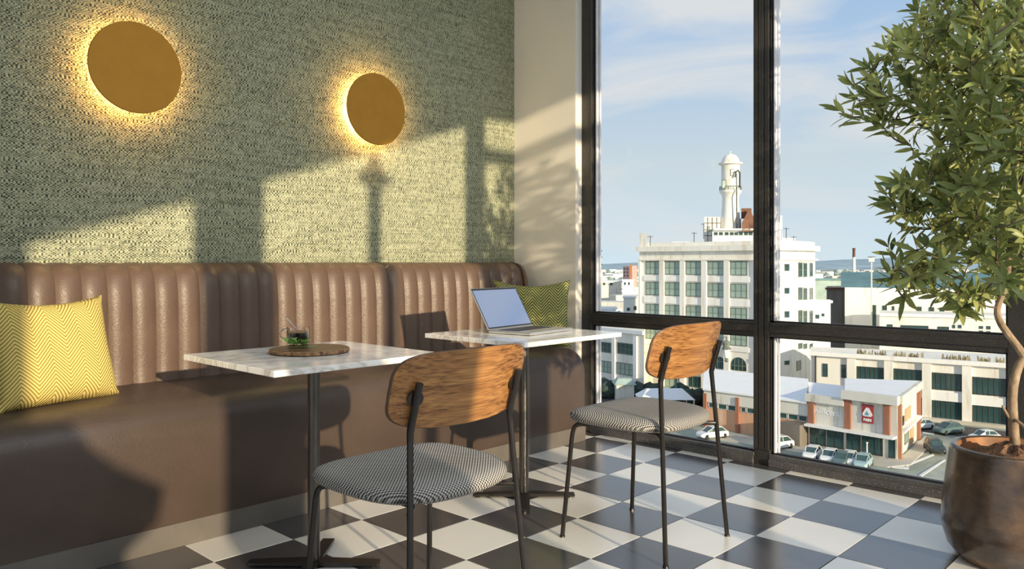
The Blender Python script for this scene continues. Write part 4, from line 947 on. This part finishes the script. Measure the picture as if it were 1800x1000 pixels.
car(1428, 805, 145, WHT, 'first white car of the parked row in front of the corner shop')
car(1458, 811, 145, WHT, 'second white car of the parked row in front of the corner shop')
car(1480, 816, 145, TEA, 'dark teal car squeezed between the two right white parked cars')
car(1492, 815, 145, WHT, 'third white car of the parked row in front of the corner shop')
car(1517, 820, 145, PBL, 'pale blue car at the right end of the parked row')
car(1643, 794, 165, DRK, 'black car at the junction just left of the planter', 1.1)
car(1667, 762, 110, TEA, 'dark teal saloon crossing the shaded street right of the shop', 1.1)
car(1618, 754, 110, WHT, 'white car half hidden behind the right corner of the shop')
car(1730, 775, 100, WHT, 'white car whose roof shows above the planter rim')
car(1252, 770, 110, WHT, 'white car by the brick shed, seen between the right chair legs', 1.1)
sp_ = thing('lamp_post', 'slim white post on the pavement before the shop', 'post', P2(1524, 25*F_PX/(806-HY))+Vector((0, 0, GZ)))
bm = bmesh.new(); lathe(bm, [(.14, 0), (.10, .4), (.08, 1.9), (.13, 1.95), (.13, 2.1)], 8); obj('shaft', bm, M['sign_white'], sp_)
# bushes, kiosk and tent in the shaded yard left of the shed
def bush(name, label, u, v, r, d=None, mat='bush', group='dark bushes in the yard', sq=.8, seed=0):
    d = d or 25*F_PX/(v-HY); rr = random.Random(seed+int(u*7)); bm = bmesh.new()
    for k in range(5):
        c = Vector((rr.uniform(-.6, .6)*r, rr.uniform(-.6, .6)*r, r*sq*rr.uniform(.4, .9))); n0 = len(bm.verts)
        q = bmesh.ops.create_icosphere(bm, subdivisions=2, radius=r*rr.uniform(.45, .75))
        for vv in q['verts']: vv.co = vv.co*(1+rr.uniform(-.18, .18))+c
    o = obj(name, bm, M[mat]); p = P2(u, d); o.location = (p.x, p.y, GZ); return tag(o, label, 'bush', group)
for i, (u, v, r, lab) in enumerate(((1062, 697, 2.6, 'dark bush left of the kiosk, against the window jamb'), (1122, 702, 2.4, 'dark bush just right of the kiosk'), (1150, 700, 2.6, 'dark bush behind the white tent, on its left'), (1196, 706, 2.4, 'dark bush right of the green post in the yard'), (1222, 712, 2.6, 'dark bush between the green post and the brick shed'), (1238, 704, 2.2, 'dark bush touching the left end of the brick shed'))):
    bush('bush', lab, u, v, r, seed=i)
ki = thing('kiosk', 'small kiosk with pale blue roof beside the low wing', 'kiosk', P2(1097, 143)+Vector((0, 0, GZ)), AZ)
obj('walls', bbox(-1.6, 1.6, -1.6, 1.6, 0, 3.0), M['grey_render'], ki); bm = bmesh.new(); ring_loft(bm, [[(-2, -2, 3), (2, -2, 3), (2, 2, 3), (-2, 2, 3)], [(-.8, -1.2, 4), (.8, -1.2, 4), (.8, 1.2, 4), (-.8, 1.2, 4)]]); obj('roof', bm, M['teal_shed'], ki)
tn = thing('market_tent', 'white low tent roof in the yard behind the right chair seat', 'tent', P2(1168, 132)+Vector((0, 0, GZ)), AZ)
bm = bmesh.new(); ring_loft(bm, [[(-3, -4.5, 2.4), (3, -4.5, 2.4), (3, 4.5, 2.4), (-3, 4.5, 2.4)], [(-.4, -3, 3.8), (.4, -3, 3.8), (.4, 3, 3.8), (-.4, 3, 3.8)]]); obj('canopy', bm, M['white_roof'], tn)
for x in (-2.8, 2.8):
    for y in (-4.3, 4.3): obj('leg', bbox(x-.08, x+.08, y-.08, y+.08, 0, 2.45), M['sign_white'], tn)
gp = thing('green_post', 'dark green post in the yard behind the right chair', 'post', P2(1188, 138)+Vector((0, 0, GZ))); bm = bmesh.new(); lathe(bm, [(.28, 0), (.2, .8), (.18, 5.2), (.3, 5.4), (.3, 5.7)], 10); obj('shaft', bm, M['teal_roof'], gp)

# --- distance on the left: brick tower, mast, houses
BT = P2(1095, 620); bt = building('brick_tower', 'pale red brick block of flats on the left horizon', BT); e1, e2, e3 = P2(1095, 620), P2(1107.5, 612), P2(1120, 625)
zt2 = lambda v, d: CAM_H+(HY-v)/F_PX*d
body(bt, [e1, e2, back(e2, 14), back(e1, 14)], GZ, zt2(468, 616), 'pale_red_brick'); body(bt, [e2, e3, back(e3, 14), back(e2, 14)], GZ, zt2(467, 616), 'pale_red_brick'); q0, q1 = P2(1106.5, 611), P2(1111, 611.5); body(bt, [q0, q1, back(q1, 6), back(q0, 6)], GZ, zt2(464, 612), 'red_brick', 'stair_tower')
ft = Facade(bt, e1, e2)
for k in range(3): ft.window(*ft.pxrect(1097, 471+k*6, 1099, 474+k*6), 1, 1, 'dark_frame', 'dark_pane'); ft.window(*ft.pxrect(1102, 471+k*6, 1104, 474+k*6), 1, 1, 'dark_frame', 'dark_pane')
simple_house('far_white_house', 'white house below the brick flats on the left horizon', 1094, 1114, 492, 420, 20, 'white_render', ((1097, 496, 1100, 501), (1104, 496, 1107, 501)))
simple_house('far_cream_house', 'cream house with small windows left of the tower building', 1096, 1126, 522, 240, 18, 'cream_render', ((1102, 541, 1107, 546), (1114, 538, 1119, 545)))
simple_house('far_flat_house', 'pale flat roofed house at the window jamb', 1040, 1083, 542, 215, 10, 'white_render', (), 'white_roof')
simple_house('far_long_house', 'long pale house below the left skyline', 1048, 1092, 494, 430, 25, 'grey_render', ((1060, 497, 1064, 501), (1072, 497, 1077, 501)))
um = thing('utility_mast', 'thin lattice mast by the left window jamb', 'mast', P2(1055.5, 300)+Vector((0, 0, GZ))); zc = lambda v: at(1055.5, v, 300).z-GZ
bm = bmesh.new(); tube(bm, [(0, 0, 0), (0, 0, zc(440))], .22, 6)
for v in (441, 452, 464.5): q = RT*.75; tube(bm, [(-q.x, -q.y, zc(v)), (q.x, q.y, zc(v))], .16, 5)
obj('mast_frame', bm, M['dark_frame'], um)
rr = random.Random(21); bm = bmesh.new(); bm2 = bmesh.new(); bm3 = bmesh.new()
for k in range(1500):
    d = 190+rr.random()**2*1900; u = rr.uniform(200, 1128) if rr.random() < .55 else rr.uniform(1425, 2900)
    if u > 1300 and d < 340: continue
    p = P2(u, d); hw = rr.uniform(2.5, 7)*(1+d/1500); hh = rr.uniform(3, 8); a = rr.uniform(0, 1.5); c, s = math.cos(a), math.sin(a); l_ = hw*rr.uniform(.6, 1.3)
    ring_loft(rr.choice((bm, bm, bm2)), [[(p.x+c*x-s*y, p.y+s*x+c*y, z) for x, y in ((-hw, -l_), (hw, -l_), (hw, l_), (-hw, l_))] for z in (GZ, GZ+hh)])
for k in range(800):
    d = 180+rr.random()**1.7*1700; u = rr.uniform(200, 1128) if rr.random() < .55 else rr.uniform(1425, 2900)
    if u > 1300 and d < 330: continue
    p = P2(u, d); r = rr.uniform(2, 4.5)*(1+d/1800); q = bmesh.ops.create_icosphere(bm3, subdivisions=1, radius=r)
    for vv in q['verts']: vv.co = Vector((vv.co.x, vv.co.y, vv.co.z*.8))*(1+rr.uniform(-.2, .2))+Vector((p.x, p.y, GZ+r*.6))
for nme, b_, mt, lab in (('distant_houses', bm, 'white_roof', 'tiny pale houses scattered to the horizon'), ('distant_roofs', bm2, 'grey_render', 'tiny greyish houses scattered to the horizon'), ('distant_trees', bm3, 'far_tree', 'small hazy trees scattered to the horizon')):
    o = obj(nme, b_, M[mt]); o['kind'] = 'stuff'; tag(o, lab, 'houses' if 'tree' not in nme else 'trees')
